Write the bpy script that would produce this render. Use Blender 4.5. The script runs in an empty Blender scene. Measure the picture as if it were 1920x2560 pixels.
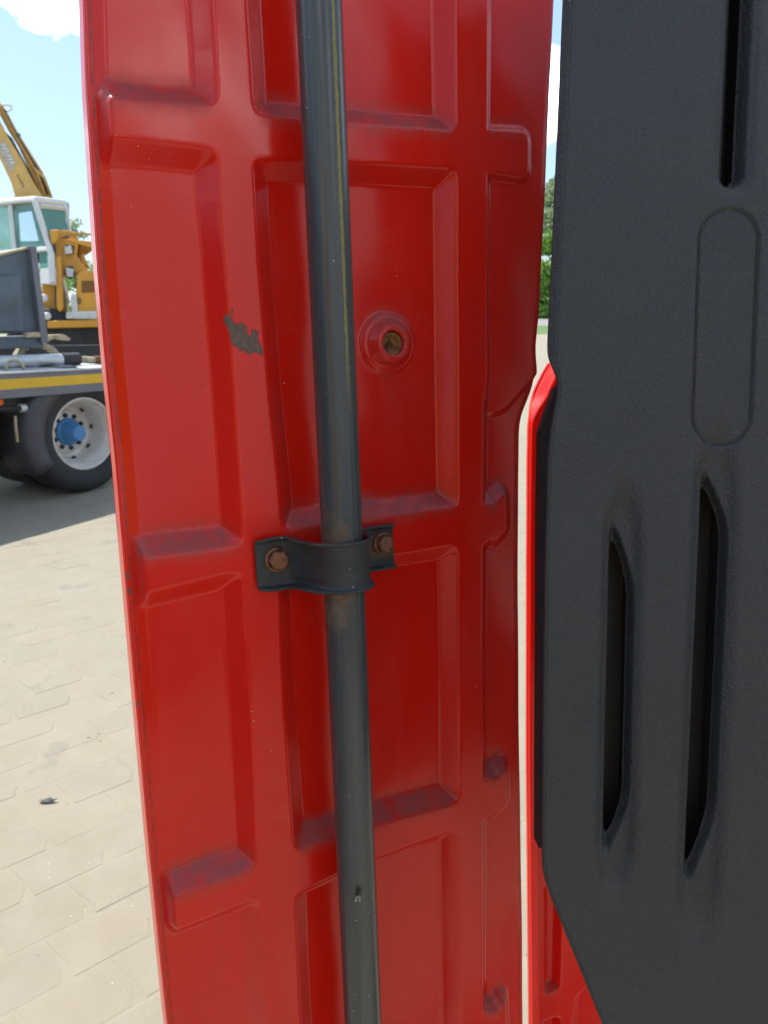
import bpy, bmesh, math, random
import numpy as np
from mathutils import Vector, Matrix

random.seed(7); RNG = np.random.default_rng(7)
sc = bpy.context.scene
col = sc.collection

# ------------------------------------------------------------------ camera
F, CX, CY = 1863.0, 960.0, 1280.0
PITCH = math.radians(15.6)
C = Vector((0, 0, 1.56))
cam_d = bpy.data.cameras.new('camera')
cam_d.sensor_fit = 'VERTICAL'; cam_d.sensor_height = 36.0; cam_d.sensor_width = 27.0
cam_d.lens = 36.0 * F / 2560.0
cam_d.clip_start = 0.02; cam_d.clip_end = 3000
cam_d.dof.use_dof = True; cam_d.dof.focus_distance = 0.6; cam_d.dof.aperture_fstop = 16
cam = bpy.data.objects.new('camera', cam_d); col.objects.link(cam)
cam.location = C; cam.rotation_euler = (math.radians(90) - PITCH, 0, 0)
sc.camera = cam

# ------------------------------------------------------------------ sun, sky, exposure
SUN_EL, SUN_AZ = math.radians(58), math.radians(-55)      # azimuth from +Y towards +X
sd = Vector((math.cos(SUN_EL) * math.sin(SUN_AZ), math.cos(SUN_EL) * math.cos(SUN_AZ), math.sin(SUN_EL)))
sun_d = bpy.data.lights.new('sun', 'SUN'); sun_d.energy = 2.1; sun_d.angle = math.radians(0.5); sun_d.color = (1, 0.95, 0.87)
sun = bpy.data.objects.new('sun', sun_d); col.objects.link(sun)
sun.rotation_euler = sd.to_track_quat('Z', 'Y').to_euler()
world = bpy.data.worlds.new('World'); sc.world = world; world.use_nodes = True
wt = world.node_tree; wn = wt.nodes; wl = wt.links
bg = wn['Background']; bg.inputs['Strength'].default_value = 0.070
sky = wn.new('ShaderNodeTexSky'); sky.sky_type = 'NISHITA'; sky.sun_disc = False
sky.sun_elevation = SUN_EL; sky.sun_rotation = SUN_AZ; sky.air_density = 1.0; sky.dust_density = 0.4; sky.ozone_density = 1.0
tcw = wn.new('ShaderNodeTexCoord')
mp = wn.new('ShaderNodeMapping'); mp.inputs['Scale'].default_value = (1.0, 1.0, 2.2); mp.inputs['Location'].default_value = (0.26, 16.75, 5.19)
nz = wn.new('ShaderNodeTexNoise'); nz.inputs['Scale'].default_value = 3.2; nz.inputs['Detail'].default_value = 8; nz.inputs['Roughness'].default_value = 0.55
cr = wn.new('ShaderNodeValToRGB'); cr.color_ramp.elements[0].position = 0.57; cr.color_ramp.elements[1].position = 0.67
mx = wn.new('ShaderNodeMix'); mx.data_type = 'RGBA'; mx.inputs['B'].default_value = (26, 26, 25.5, 1)
hz = wn.new('ShaderNodeMix'); hz.data_type = 'RGBA'; hz.inputs['Factor'].default_value = 0.65; hz.inputs['B'].default_value = (1.95, 2.85, 3.6, 1)
sxyz = wn.new('ShaderNodeSeparateXYZ'); wl.new(tcw.outputs['Generated'], sxyz.inputs[0])
mr = wn.new('ShaderNodeMapRange'); mr.inputs['From Min'].default_value = 0.0; mr.inputs['From Max'].default_value = 0.75; mr.inputs['To Min'].default_value = 0.72; mr.inputs['To Max'].default_value = 0.15
wl.new(sxyz.outputs[2], mr.inputs['Value']); wl.new(mr.outputs[0], hz.inputs['Factor'])
wl.new(tcw.outputs['Generated'], mp.inputs['Vector']); wl.new(mp.outputs[0], nz.inputs['Vector'])
wl.new(nz.outputs['Fac'], cr.inputs[0]); wl.new(sky.outputs[0], hz.inputs['A']); wl.new(hz.outputs['Result'], mx.inputs['A'])
wl.new(cr.outputs[0], mx.inputs['Factor']); wl.new(mx.outputs['Result'], bg.inputs['Color'])
sc.view_settings.view_transform = 'Standard'; sc.view_settings.look = 'None'
sc.view_settings.gamma = 1; sc.view_settings.use_curve_mapping = False
sc.view_settings.exposure = 1.88

# ------------------------------------------------------------------ helpers
R_ = Vector((1, 0, 0)); FW = Vector((0, math.cos(PITCH), -math.sin(PITCH))); UP = Vector((0, math.sin(PITCH), math.cos(PITCH)))
def ray(px, py): return FW + R_ * ((px - CX) / F) + UP * ((CY - py) / F)
def at(px, py, z): return C + ray(px, py) * z
def hit(px, py, P0, n):
    d = ray(px, py); return C + d * ((P0 - C).dot(n) / d.dot(n))
def c2w(x, y, f): return (R_ * x + UP * y + FW * f).normalized()
def proj(P):
    d = Vector(P) - C; z = d.dot(FW)
    return CX + F * d.dot(R_) / z, CY - F * d.dot(UP) / z, z

def tag(o, label=None, cat=None, group=None, kind=None):
    for k, v in (('label', label), ('category', cat), ('group', group), ('kind', kind)):
        if v: o[k] = v
    return o
def empty(name, loc, label=None, cat=None, group=None):
    o = bpy.data.objects.new(name, None); o.empty_display_size = 0.05; o.location = loc; col.objects.link(o)
    return tag(o, label, cat, group)
def base_of(parent):
    p = Vector((0, 0, 0))
    while parent: p = p + parent.location; parent = parent.parent
    return p
def link(name, me, mat, parent=None, smooth=False):
    """me holds WORLD coordinates; shifted into the parent's frame."""
    if mat: me.materials.append(mat)
    if parent is not None:
        b = base_of(parent); me.transform(Matrix.Translation(-b))
    if smooth: me.polygons.foreach_set('use_smooth', [True] * len(me.polygons))
    o = bpy.data.objects.new(name, me); col.objects.link(o)
    if parent is not None: o.parent = parent
    return o
def from_bm(name, bm, mat, parent=None, smooth=False, bevel=0, seg=2):
    bmesh.ops.recalc_face_normals(bm, faces=bm.faces)
    me = bpy.data.meshes.new(name); bm.to_mesh(me); bm.free()
    o = link(name, me, mat, parent, smooth)
    if bevel:
        m = o.modifiers.new('bevel', 'BEVEL'); m.width = bevel; m.segments = seg; m.limit_method = 'ANGLE'
    return o
def prism(bm, pts, ext):
    a = [bm.verts.new(p) for p in pts]; b = [bm.verts.new(p + ext) for p in pts]; n = len(a)
    bm.faces.new(a); bm.faces.new(b[::-1])
    for i in range(n): bm.faces.new((a[i], b[i], b[(i + 1) % n], a[(i + 1) % n]))
def slab(name, pxs, plane, thick, mat, parent, bevel=0, off=0.0):
    """outline at its own distance on a real plane, extruded away along the plane's normal."""
    P0, n = plane; P = P0 - n * off
    pts = [hit(x, y, P, n) for x, y in pxs]
    bm = bmesh.new(); prism(bm, pts, -n * thick)
    return from_bm(name, bm, mat, parent, bevel=bevel)
def tube(bm, path, rad, seg=12, cap=True):
    path = [Vector(p) for p in path]; rings = []
    for i, p in enumerate(path):
        d = (path[min(i + 1, len(path) - 1)] - path[max(i - 1, 0)]).normalized()
        a = d.orthogonal().normalized() if i == 0 else (pa - d * pa.dot(d)).normalized()
        pa = a; b = d.cross(a); r = rad[i] if isinstance(rad, (list, tuple)) else rad
        rings.append([bm.verts.new(p + a * (r * math.cos(2 * math.pi * k / seg)) + b * (r * math.sin(2 * math.pi * k / seg))) for k in range(seg)])
    for r0, r1 in zip(rings, rings[1:]):
        for k in range(seg): bm.faces.new((r0[k], r0[(k + 1) % seg], r1[(k + 1) % seg], r1[k]))
    if cap: bm.faces.new(rings[0][::-1]); bm.faces.new(rings[-1])
def lathe(bm, prof, O, axis, seg=48):
    """prof = [(r, h)] around axis through O."""
    a = axis.orthogonal().normalized(); b = axis.cross(a); rings = []
    for r, h in prof:
        if r < 1e-6: rings.append([bm.verts.new(O + axis * h)]); continue
        rings.append([bm.verts.new(O + axis * h + a * (r * math.cos(2 * math.pi * k / seg)) + b * (r * math.sin(2 * math.pi * k / seg))) for k in range(seg)])
    for r0, r1 in zip(rings, rings[1:]):
        for k in range(seg):
            k2 = (k + 1) % seg
            if len(r0) == 1 and len(r1) == 1: continue
            if len(r0) == 1: bm.faces.new((r0[0], r1[k2], r1[k]))
            elif len(r1) == 1: bm.faces.new((r0[k], r0[k2], r1[0]))
            else: bm.faces.new((r0[k], r0[k2], r1[k2], r1[k]))

# ------------------------------------------------------------------ materials
class NT:
    def __init__(s, name):
        s.m = bpy.data.materials.new(name); s.m.use_nodes = True; s.t = s.m.node_tree; s.n = s.t.nodes; s.l = s.t.links
        s.p = s.n['Principled BSDF']; s.tc = s.n.new('ShaderNodeTexCoord')
    def node(s, k, **kw):
        n = s.n.new(k)
        for a, v in kw.items(): setattr(n, a, v)
        return n
    def put(s, sock, v):
        if hasattr(v, 'is_output'): s.l.new(v, sock)
        elif v is not None: sock.default_value = v
    def noise(s, scale, detail=4, rough=0.55, vec=None, stretch=None, dist=0.0):
        n = s.node('ShaderNodeTexNoise'); n.inputs['Scale'].default_value = scale; n.inputs['Detail'].default_value = detail; n.inputs['Roughness'].default_value = rough
        n.inputs['Distortion'].default_value = dist
        v = vec or s.tc.outputs['Object']
        if stretch:
            mpn = s.node('ShaderNodeMapping'); mpn.inputs['Scale'].default_value = stretch; s.l.new(v, mpn.inputs['Vector']); v = mpn.outputs[0]
        s.l.new(v, n.inputs['Vector']); return n.outputs['Fac']
    def vor(s, scale, vec=None, feat='F1'):
        n = s.node('ShaderNodeTexVoronoi', feature=feat); n.inputs['Scale'].default_value = scale
        s.l.new(vec or s.tc.outputs['Object'], n.inputs['Vector']); return n
    def ramp(s, fac, a, b, ca=(0, 0, 0, 1), cb=(1, 1, 1, 1)):
        n = s.node('ShaderNodeMapRange'); n.clamp = True; s.put(n.inputs['Value'], fac)
        n.inputs['From Min'].default_value = a; n.inputs['From Max'].default_value = b
        return n.outputs[0]
    def math(s, op, a, b=None, c=None):
        n = s.node('ShaderNodeMath', operation=op); s.put(n.inputs[0], a); s.put(n.inputs[1], b)
        if c is not None: s.put(n.inputs[2], c)
        return n.outputs[0]
    def mix(s, fac, a, b):
        n = s.node('ShaderNodeMix', data_type='RGBA'); s.put(n.inputs['Factor'], fac)
        s.put(n.inputs['A'], a if hasattr(a, 'is_output') else (*a, 1)); s.put(n.inputs['B'], b if hasattr(b, 'is_output') else (*b, 1)); return n.outputs['Result']
    def attr(s, name): n = s.node('ShaderNodeAttribute', attribute_name=name); return n.outputs['Fac']
    def bump(s, h, strength, dist=0.001, prev=None):
        n = s.node('ShaderNodeBump'); n.inputs['Strength'].default_value = strength; n.inputs['Distance'].default_value = dist; s.put(n.inputs['Height'], h)
        if prev is not None: s.l.new(prev, n.inputs['Normal'])
        return n.outputs[0]
    def out(s, color=None, rough=None, metal=None, normal=None, spec=None, coat=None):
        if color is not None: s.put(s.p.inputs['Base Color'], color if hasattr(color, 'is_output') else (*color, 1))
        s.put(s.p.inputs['Roughness'], rough); s.put(s.p.inputs['Metallic'], metal)
        if normal is not None: s.l.new(normal, s.p.inputs['Normal'])
        s.put(s.p.inputs['Specular IOR Level'], spec); s.put(s.p.inputs['Coat Weight'], coat)
        return s.m
def simple(name, c, rough=0.5, metal=0.0, var=0.15, scale=8.0, spec=None, bump=0):
    t = NT(name); n = t.noise(scale, 5)
    d = tuple(x * (1 - var) for x in c); l = tuple(min(1, x * (1 + var)) for x in c)
    nb = t.bump(t.noise(scale * 6, 3), bump) if bump else None
    return t.out(t.mix(t.ramp(n, 0.3, 0.7), d, l), rough, metal, nb, spec)

def red_paint():
    t = NT('red_paint'); o = t.tc.outputs['Object']
    base = t.mix(t.ramp(t.noise(3.0, 3), 0.35, 0.65), (0.66, 0.0120, 0.0045), (0.72, 0.0150, 0.0055))
    dn = t.noise(55, 6, 0.65, stretch=(1, 1, 1)); fine = t.noise(900, 2)
    dust = t.math('MULTIPLY', t.attr('dust'), t.ramp(t.math('MULTIPLY_ADD', fine, 0.35, dn), 0.4, 0.95))
    dust = t.math('MINIMUM', dust, 0.6)
    c = t.mix(dust, base, (0.115, 0.080, 0.076))
    # smeared film all over, very thin
    film = t.math('MULTIPLY', t.ramp(t.noise(14, 7, 0.7, stretch=(1, 1, 0.25)), 0.5, 0.8), 0.05)
    c = t.mix(film, c, (0.45, 0.32, 0.28))
    # grime along seams
    gr = t.math('MULTIPLY', t.attr('grime'), t.ramp(t.noise(160, 5, 0.7), 0.38, 0.55))
    c = t.mix(gr, c, (0.045, 0.024, 0.016))
    # chip down to primer
    cn = t.math('MULTIPLY_ADD', t.math('SUBTRACT', t.noise(420, 4, 0.65), 0.5), 0.0045, t.attr('chip'))
    chip = t.ramp(cn, 0.00025, -0.00005); rim_ = t.ramp(t.math('ABSOLUTE', cn), 0.0005, 0.0001)
    chipc = t.mix(t.ramp(t.noise(350, 5), 0.35, 0.6), (0.105, 0.065, 0.048), (0.17, 0.11, 0.085))
    c = t.mix(chip, c, chipc); c = t.mix(t.math('MULTIPLY', rim_, 0.3), c, (0.06, 0.018, 0.012))
    # specks
    v = t.vor(95); sp = t.math('MULTIPLY', t.ramp(v.outputs['Distance'], 0.07, 0.045), t.ramp(t.noise(17, 2), 0.62, 0.66))
    c = t.mix(sp, c, (0.62, 0.36, 0.28))
    v2 = t.vor(60, feat='F1'); sp2 = t.math('MULTIPLY', t.ramp(v2.outputs['Distance'], 0.045, 0.03), t.ramp(t.noise(11, 2), 0.6, 0.63))
    c = t.mix(sp2, c, (0.06, 0.015, 0.01))
    hn = t.noise(120, 2, 0.5, dist=3.0); hair = t.math('MULTIPLY', t.ramp(t.math('ABSOLUTE', t.math('SUBTRACT', hn, 0.5)), 0.006, 0.002), t.ramp(t.noise(19, 3), 0.63, 0.70))
    c = t.mix(t.math('MULTIPLY', hair, 0.5), c, (0.55, 0.33, 0.27))
    rough = t.math('ADD', t.math('MULTIPLY', t.math('MAXIMUM', dust, chip), 0.45), t.math('MULTIPLY_ADD', film, 1.5, 0.17))
    nb = t.bump(t.noise(26, 2, 0.4), 0.10, 0.004)
    nb = t.bump(t.noise(420, 2, 0.4), 0.05, 0.0006, nb)
    nb = t.bump(t.math('MULTIPLY', chip, -1.0), 0.5, 0.0008, nb)
    return t.out(c, rough, 0.0, nb, 0.42)
def plastic():
    t = NT('grained_plastic')
    g = t.vor(420, feat='SMOOTH_F1'); g.inputs['Smoothness'].default_value = 0.6
    g2 = t.noise(520, 3, 0.6, dist=1.2)
    h = t.math('ADD', t.math('MULTIPLY', g.outputs['Distance'], 0.7), g2)
    c = t.mix(t.ramp(t.noise(5, 6, 0.6), 0.35, 0.7), (0.029, 0.033, 0.037), (0.041, 0.044, 0.046))
    dusty = t.math('MULTIPLY', t.ramp(g2, 0.50, 0.36), 0.35)
    c = t.mix(dusty, c, (0.060, 0.060, 0.055))
    dd = t.math('MULTIPLY', t.attr('dust'), t.ramp(t.noise(60, 5, 0.7), 0.35, 0.7)); c = t.mix(t.math('MULTIPLY', dd, 0.5), c, (0.16, 0.15, 0.12))
    v = t.vor(34); sp = t.math('MULTIPLY', t.ramp(v.outputs['Distance'], 0.045, 0.03), t.ramp(t.noise(21, 2), 0.56, 0.6))
    c = t.mix(sp, c, (0.42, 0.40, 0.34))
    v3 = t.noise(230, 3, 0.6, stretch=(1, 1, 1), dist=2.5); wsp = t.math('MULTIPLY', t.ramp(v3, 0.745, 0.76), t.ramp(t.noise(12, 2), 0.5, 0.6))
    c = t.mix(wsp, c, (0.35, 0.32, 0.26))
    return t.out(c, 0.46, 0.0, t.bump(h, 0.9, 0.0010), 0.5)
def pipe_mat(R):
    t = NT('pipe_paint'); s = t.node('ShaderNodeSeparateXYZ'); t.l.new(t.tc.outputs['Object'], s.inputs[0]); X, Y, Z = s.outputs
    streak = t.noise(90, 5, 0.6, stretch=(1, 1, 0.02)); st2 = t.noise(260, 4, 0.6, stretch=(1, 1, 0.03))
    c = t.mix(t.ramp(streak, 0.35, 0.7), (0.044, 0.051, 0.056), (0.074, 0.081, 0.082))
    scr = t.math('MULTIPLY', t.ramp(st2, 0.56, 0.66), t.ramp(t.noise(9, 3), 0.4, 0.65)); c = t.mix(t.math('MULTIPLY', scr, 0.45), c, (0.15, 0.15, 0.135))
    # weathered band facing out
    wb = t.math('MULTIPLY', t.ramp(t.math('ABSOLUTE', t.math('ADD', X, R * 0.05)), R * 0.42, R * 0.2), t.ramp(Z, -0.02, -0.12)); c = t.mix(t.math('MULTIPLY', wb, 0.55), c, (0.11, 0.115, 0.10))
    # thin yellow line on the upper pipe
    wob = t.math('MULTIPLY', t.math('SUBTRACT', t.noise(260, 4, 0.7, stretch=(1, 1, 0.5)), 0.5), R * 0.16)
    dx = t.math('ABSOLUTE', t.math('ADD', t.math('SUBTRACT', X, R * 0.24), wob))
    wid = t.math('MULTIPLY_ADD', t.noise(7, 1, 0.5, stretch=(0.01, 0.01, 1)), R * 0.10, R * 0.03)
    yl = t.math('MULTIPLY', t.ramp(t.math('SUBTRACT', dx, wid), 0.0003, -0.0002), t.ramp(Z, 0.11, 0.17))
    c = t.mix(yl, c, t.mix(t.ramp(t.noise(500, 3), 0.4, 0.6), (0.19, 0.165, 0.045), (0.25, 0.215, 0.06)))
    # rust next to the clamp
    zz = t.math('ABSOLUTE', t.math('ADD', Z, 0.004)); near = t.ramp(zz, 0.062, 0.018)
    side = t.ramp(X, R * 0.55, -R * 0.4)
    rn = t.math('MULTIPLY_ADD', t.noise(75, 6, 0.7), 0.9, t.math('MULTIPLY', t.math('MULTIPLY', near, side), 0.52))
    ru = t.ramp(rn, 0.62, 1.02)
    rc = t.mix(t.ramp(t.noise(190, 5), 0.4, 0.62), (0.16, 0.065, 0.022), (0.19, 0.13, 0.075))
    c = t.mix(t.math('MULTIPLY', ru, 0.75), c, rc)
    v = t.vor(110); sp = t.math('MULTIPLY', t.ramp(v.outputs['Distance'], 0.075, 0.05), t.ramp(t.noise(23, 2), 0.5, 0.55)); c = t.mix(sp, c, (0.4, 0.4, 0.4))
    rough = t.math('MULTIPLY_ADD', t.math('MAXIMUM', ru, t.math('MAXIMUM', t.math('MULTIPLY', wb, 0.5), yl)), 0.4, 0.25)
    return t.out(c, rough, 0.0, t.bump(t.math('ADD', ru, t.noise(300, 3)), 0.15, 0.0008), 0.5)
def clamp_mat():
    t = NT('clamp_steel'); n = t.noise(60, 6, 0.65)
    c = t.mix(t.ramp(n, 0.35, 0.65), (0.022, 0.025, 0.029), (0.042, 0.045, 0.048))
    r = t.ramp(t.math('MULTIPLY_ADD', t.attr('rusty'), 0.42, t.noise(45, 6, 0.7)), 0.62, 0.85); c = t.mix(t.math('MULTIPLY', r, 0.75), c, (0.10, 0.065, 0.035))
    v = t.vor(150); sp = t.math('MULTIPLY', t.ramp(v.outputs['Distance'], 0.09, 0.06), t.ramp(t.noise(31, 2), 0.52, 0.56)); c = t.mix(sp, c, (0.45, 0.45, 0.45))
    return t.out(c, 0.55, 0.0, t.bump(t.noise(900, 4, 0.6), 0.3, 0.0006), 0.5)
def rust_mat(name, a, b, scale=300):
    t = NT(name); n = t.noise(scale, 6, 0.7); n2 = t.noise(scale * 0.3, 4)
    c = t.mix(t.ramp(n, 0.35, 0.65), a, b); c = t.mix(t.ramp(n2, 0.6, 0.7), c, tuple(x * 0.3 for x in a))
    return t.out(c, 0.8, 0.0, t.bump(n, 0.6, 0.0008))
def ground_mat(name, paver=False):
    t = NT(name)
    g = t.node('ShaderNodeNewGeometry'); P = g.outputs['Position']
    n = t.noise(0.9, 8, 0.62, vec=P); n2 = t.noise(7, 6, 0.65, vec=P); n3 = t.noise(190, 3, 0.6, vec=P)
    c = t.mix(t.ramp(n, 0.35, 0.65), (0.235, 0.213, 0.152), (0.263, 0.236, 0.181))
    c = t.mix(t.ramp(n2, 0.35, 0.7), c, (0.286, 0.260, 0.200))
    c = t.mix(t.math('MULTIPLY', t.ramp(t.noise(2.3, 6, 0.6, vec=P), 0.55, 0.75), 0.45), c, (0.245, 0.196, 0.135))
    if paver:
        oi = t.node('ShaderNodeObjectInfo'); c = t.mix(t.ramp(oi.outputs['Random'], 0, 1), t.mix(0.4, c, (0.239, 0.216, 0.175)), t.mix(0.25, c, (0.267, 0.236, 0.181)))
    st = t.math('MULTIPLY', t.ramp(t.noise(3.6, 3, 0.5, vec=P), 0.66, 0.70), 0.35); c = t.mix(st, c, (0.171, 0.152, 0.129))
    v = t.vor(13, vec=P); c = t.mix(t.math('MULTIPLY', t.ramp(v.outputs['Distance'], 0.10, 0.05), t.math('MULTIPLY', t.ramp(t.noise(2.6, 2, vec=P), 0.5, 0.6), 0.8)), c, (0.068, 0.058, 0.038))
    v2 = t.vor(38, vec=P); c = t.mix(t.math('MULTIPLY', t.ramp(v2.outputs['Distance'], 0.09, 0.05), t.ramp(t.noise(9, 2, vec=P), 0.55, 0.6)), c, (0.511, 0.492, 0.440))
    c = t.mix(t.math('MULTIPLY', t.ramp(n3, 0.3, 0.7), 0.18), c, (0.171, 0.149, 0.110))
    return t.out(c, 0.85, 0.0, t.bump(t.math('ADD', n2, t.math('MULTIPLY', n3, 0.5)), 0.5, 0.003), 0.3)

M = dict(
    red=red_paint(), plastic=plastic(), clamp=clamp_mat(), bolt=rust_mat('rusty_bolt', (0.14, 0.05, 0.025), (0.27, 0.115, 0.06)),
    insert=rust_mat('rusty_insert', (0.09, 0.035, 0.02), (0.36, 0.17, 0.05), 160),
    ground=ground_mat('dusty_ground'), paver=ground_mat('paving_concrete', True),
    grass=simple('grass', (0.075, 0.14, 0.03), 0.9, var=0.4, scale=0.8), road=simple('far_road', (0.20, 0.195, 0.185), 0.9, scale=0.6),
    steelgrey=simple('trailer_grey_paint', (0.13, 0.135, 0.16), 0.45, scale=5), yellowtape=simple('yellow_reflective_tape', (0.60, 0.36, 0.015), 0.4, var=0.06, scale=3),
    galv=simple('galvanised_steel', (0.48, 0.50, 0.50), 0.38, 0.35, scale=9), rim=simple('silver_rim_paint', (0.56, 0.53, 0.50), 0.42, 0.15, scale=12),
    guard=simple('dark_mudguard', (0.045, 0.045, 0.055), 0.55, scale=6), blue=simple('blue_hub_paint', (0.05, 0.19, 0.42), 0.35, scale=10), rubber=simple('tyre_rubber', (0.02, 0.02, 0.022), 0.8, scale=15, bump=0.3),
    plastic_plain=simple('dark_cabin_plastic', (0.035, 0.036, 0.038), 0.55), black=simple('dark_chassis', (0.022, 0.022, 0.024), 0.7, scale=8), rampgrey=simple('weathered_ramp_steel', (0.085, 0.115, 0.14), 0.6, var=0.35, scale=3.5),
    cat=simple('excavator_yellow_paint', (0.56, 0.27, 0.028), 0.45, var=0.14, scale=3), boomp=simple('boom_faded_yellow', (0.50, 0.31, 0.085), 0.5, var=0.16, scale=3), cat2=simple('faded_ochre_paint', (0.42, 0.25, 0.07), 0.55, var=0.3, scale=5),  # boom yellow is muted to put haze into its colour
    white=simple('cab_white_paint', (0.60, 0.60, 0.57), 0.45, var=0.08, scale=4), vent=simple('vent_brown', (0.13, 0.055, 0.02), 0.7, scale=20),
    lorrywhite=simple('white_lorry_body', (0.62, 0.61, 0.58), 0.5, var=0.05, scale=1), orange=simple('orange_lens', (0.75, 0.14, 0.01), 0.3, var=0.05), dirt=simple('tan_rusty_steel', (0.36, 0.30, 0.20), 0.85, var=0.4, scale=14),
    decal=simple('weathered_grey_decal', (0.36, 0.33, 0.26), 0.6, var=0.15, scale=20), deckdark=simple('dark_print', (0.07, 0.075, 0.06), 0.6),
    bark=simple('bark', (0.09, 0.07, 0.05), 0.9, scale=6), insectb=simple('insect_body', (0.012, 0.012, 0.01), 0.35), straw=simple('dry_leaf', (0.05, 0.055, 0.05), 0.7, var=0.4, scale=80),
    interior=simple('cab_green_curtain', (0.06, 0.20, 0.13), 0.8, var=0.35, scale=4), bumper=simple('bumper_white', (0.55, 0.55, 0.53), 0.5, var=0.2, scale=6),
)
def leaf_mat(name, a, b):
    t = NT(name); oi = t.node('ShaderNodeNewGeometry')
    c = t.mix(oi.outputs['Random Per Island'], a, b); t.p.inputs['Transmission Weight'].default_value = 0
    t.out(c, 0.55); tr = t.node('ShaderNodeBsdfTranslucent'); t.l.new(c, tr.inputs[0]); ms = t.node('ShaderNodeMixShader'); ms.inputs[0].default_value = 0.35
    t.l.new(t.p.outputs[0], ms.inputs[1]); t.l.new(tr.outputs[0], ms.inputs[2]); t.l.new(ms.outputs[0], t.n['Material Output'].inputs[0]); return t.m
M['leafA'] = leaf_mat('bright_leaves', (0.10, 0.21, 0.03), (0.24, 0.42, 0.08)); M['leafB'] = leaf_mat('grey_green_leaves', (0.16, 0.24, 0.11), (0.36, 0.44, 0.27))
def glass():
    t = NT('cab_glass'); t.p.inputs['Transmission Weight'].default_value = 0.6; t.p.inputs['IOR'].default_value = 1.2
    return t.out((0.24, 0.48, 0.42), 0.03, 0.0)
M['glass'] = glass()
t_ = NT('insect_wing'); t_.p.inputs['Alpha'].default_value = 0.55; M['wing'] = t_.out((0.35, 0.35, 0.3), 0.3)

# ================================================================== SETTING
def sheet(name, x0, x1, y0, y1, z, mat):
    bm = bmesh.new(); bm.faces.new([bm.verts.new(p) for p in ((x0, y0, z), (x1, y0, z), (x1, y1, z), (x0, y1, z))])
    o = from_bm(name, bm, mat); o['kind'] = 'structure'; return o
ground = sheet('ground', -900, 900, -300, 1500, 0.0, M['ground'])
sheet('grass_verge', -300, 300, 41, 57, 0.004, M['grass'])
sheet('road', -300, 300, 57, 82, 0.008, M['road'])
sheet('grass_field', -600, 600, 82, 900, 0.012, M['grass'])

# --- paving stones: rows run 50 degrees right of the view
PY = math.radians(50); RD = Vector((math.sin(PY), math.cos(PY), 0)); RN = Vector((-math.cos(PY), math.sin(PY), 0))
LEN, WID, GAPJ = 0.22, 0.165, 0.006
def paver_outline():
    a, b, k = LEN / 2 - GAPJ / 2, WID / 2 - GAPJ / 2, 0.012
    # chevron ends that mate with the next stone along the row
    return [(-a + k, -b), (a - k, -b), (a + k, -b * 0.35), (a - k * 0.2, b * 0.35), (a - k, b), (-a - k, b), (-a - k * 0.2 - 0.0, b * 0.35), (-a + k, -b * 0.35)]
def paver_bm(bm, c, jit):
    pts = [(x, y) for x, y in paver_outline()]
    rot = jit[2]; dz = jit[3]
    top0, top1, bot = [], [], []
    for x, y in pts:
        xx = x * math.cos(rot) - y * math.sin(rot); yy = x * math.sin(rot) + y * math.cos(rot)
        P = c + RD * xx + RN * yy
        bot.append(bm.verts.new(P + Vector((0, 0, -0.05)))); top0.append(bm.verts.new(P + Vector((0, 0, -0.0016 + dz))))
        q = c + RD * (xx * 0.95) + RN * (yy * 0.95); top1.append(bm.verts.new(q + Vector((0, 0, dz))))
    n = len(pts); bm.faces.new(top1)
    for i in range(n):
        j = (i + 1) % n
        bm.faces.new((top0[i], top0[j], top1[j], top1[i])); bm.faces.new((bot[i], bot[j], top0[j], top0[i]))
cells = []
for i in range(-60, 90):
    for j in range(-40, 60):
        c = RD * (i * LEN + (j % 2) * LEN * 0.5) + RN * (j * WID)
        if c.y < 0.9 or c.y > 9: continue
        x, y, z = proj(c)
        inl = -90 < x < 500 and y > 1120; gap = 1270 < x < 1420 and y > 850
        if inl or gap: cells.append((z, c))
        elif abs(c.x) < 3.4 and c.y < 6.5: cells.append((z + 100, c))
cells.sort(key=lambda t: t[0])
near = [c for c in cells[:295] if c[0] < 50]; rest = cells[len(near):]
pbm = bmesh.new(); paver_bm(pbm, Vector((0, 0, 0)), (0, 0, 0, 0)); bmesh.ops.recalc_face_normals(pbm, faces=pbm.faces)
pme = bpy.data.meshes.new('paving_stone'); pbm.to_mesh(pme); pbm.free(); pme.materials.append(M['paver'])
for z, c in near:
    o = bpy.data.objects.new('paving_stone', pme); col.objects.link(o); o.parent = ground
    o.location = c + Vector((0, 0, 0.0014 + random.uniform(-0.0012, 0.0008))); o.rotation_euler = (random.uniform(-.004, .004), random.uniform(-.004, .004), random.uniform(-.008, .008))
rbm = bmesh.new()
for z, c in rest: paver_bm(rbm, c, (0, 0, random.uniform(-.008, .008), random.uniform(-.0003, .0017)))
o = from_bm('paving_stones_around', rbm, M['paver'], ground); o['kind'] = 'stuff'

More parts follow.
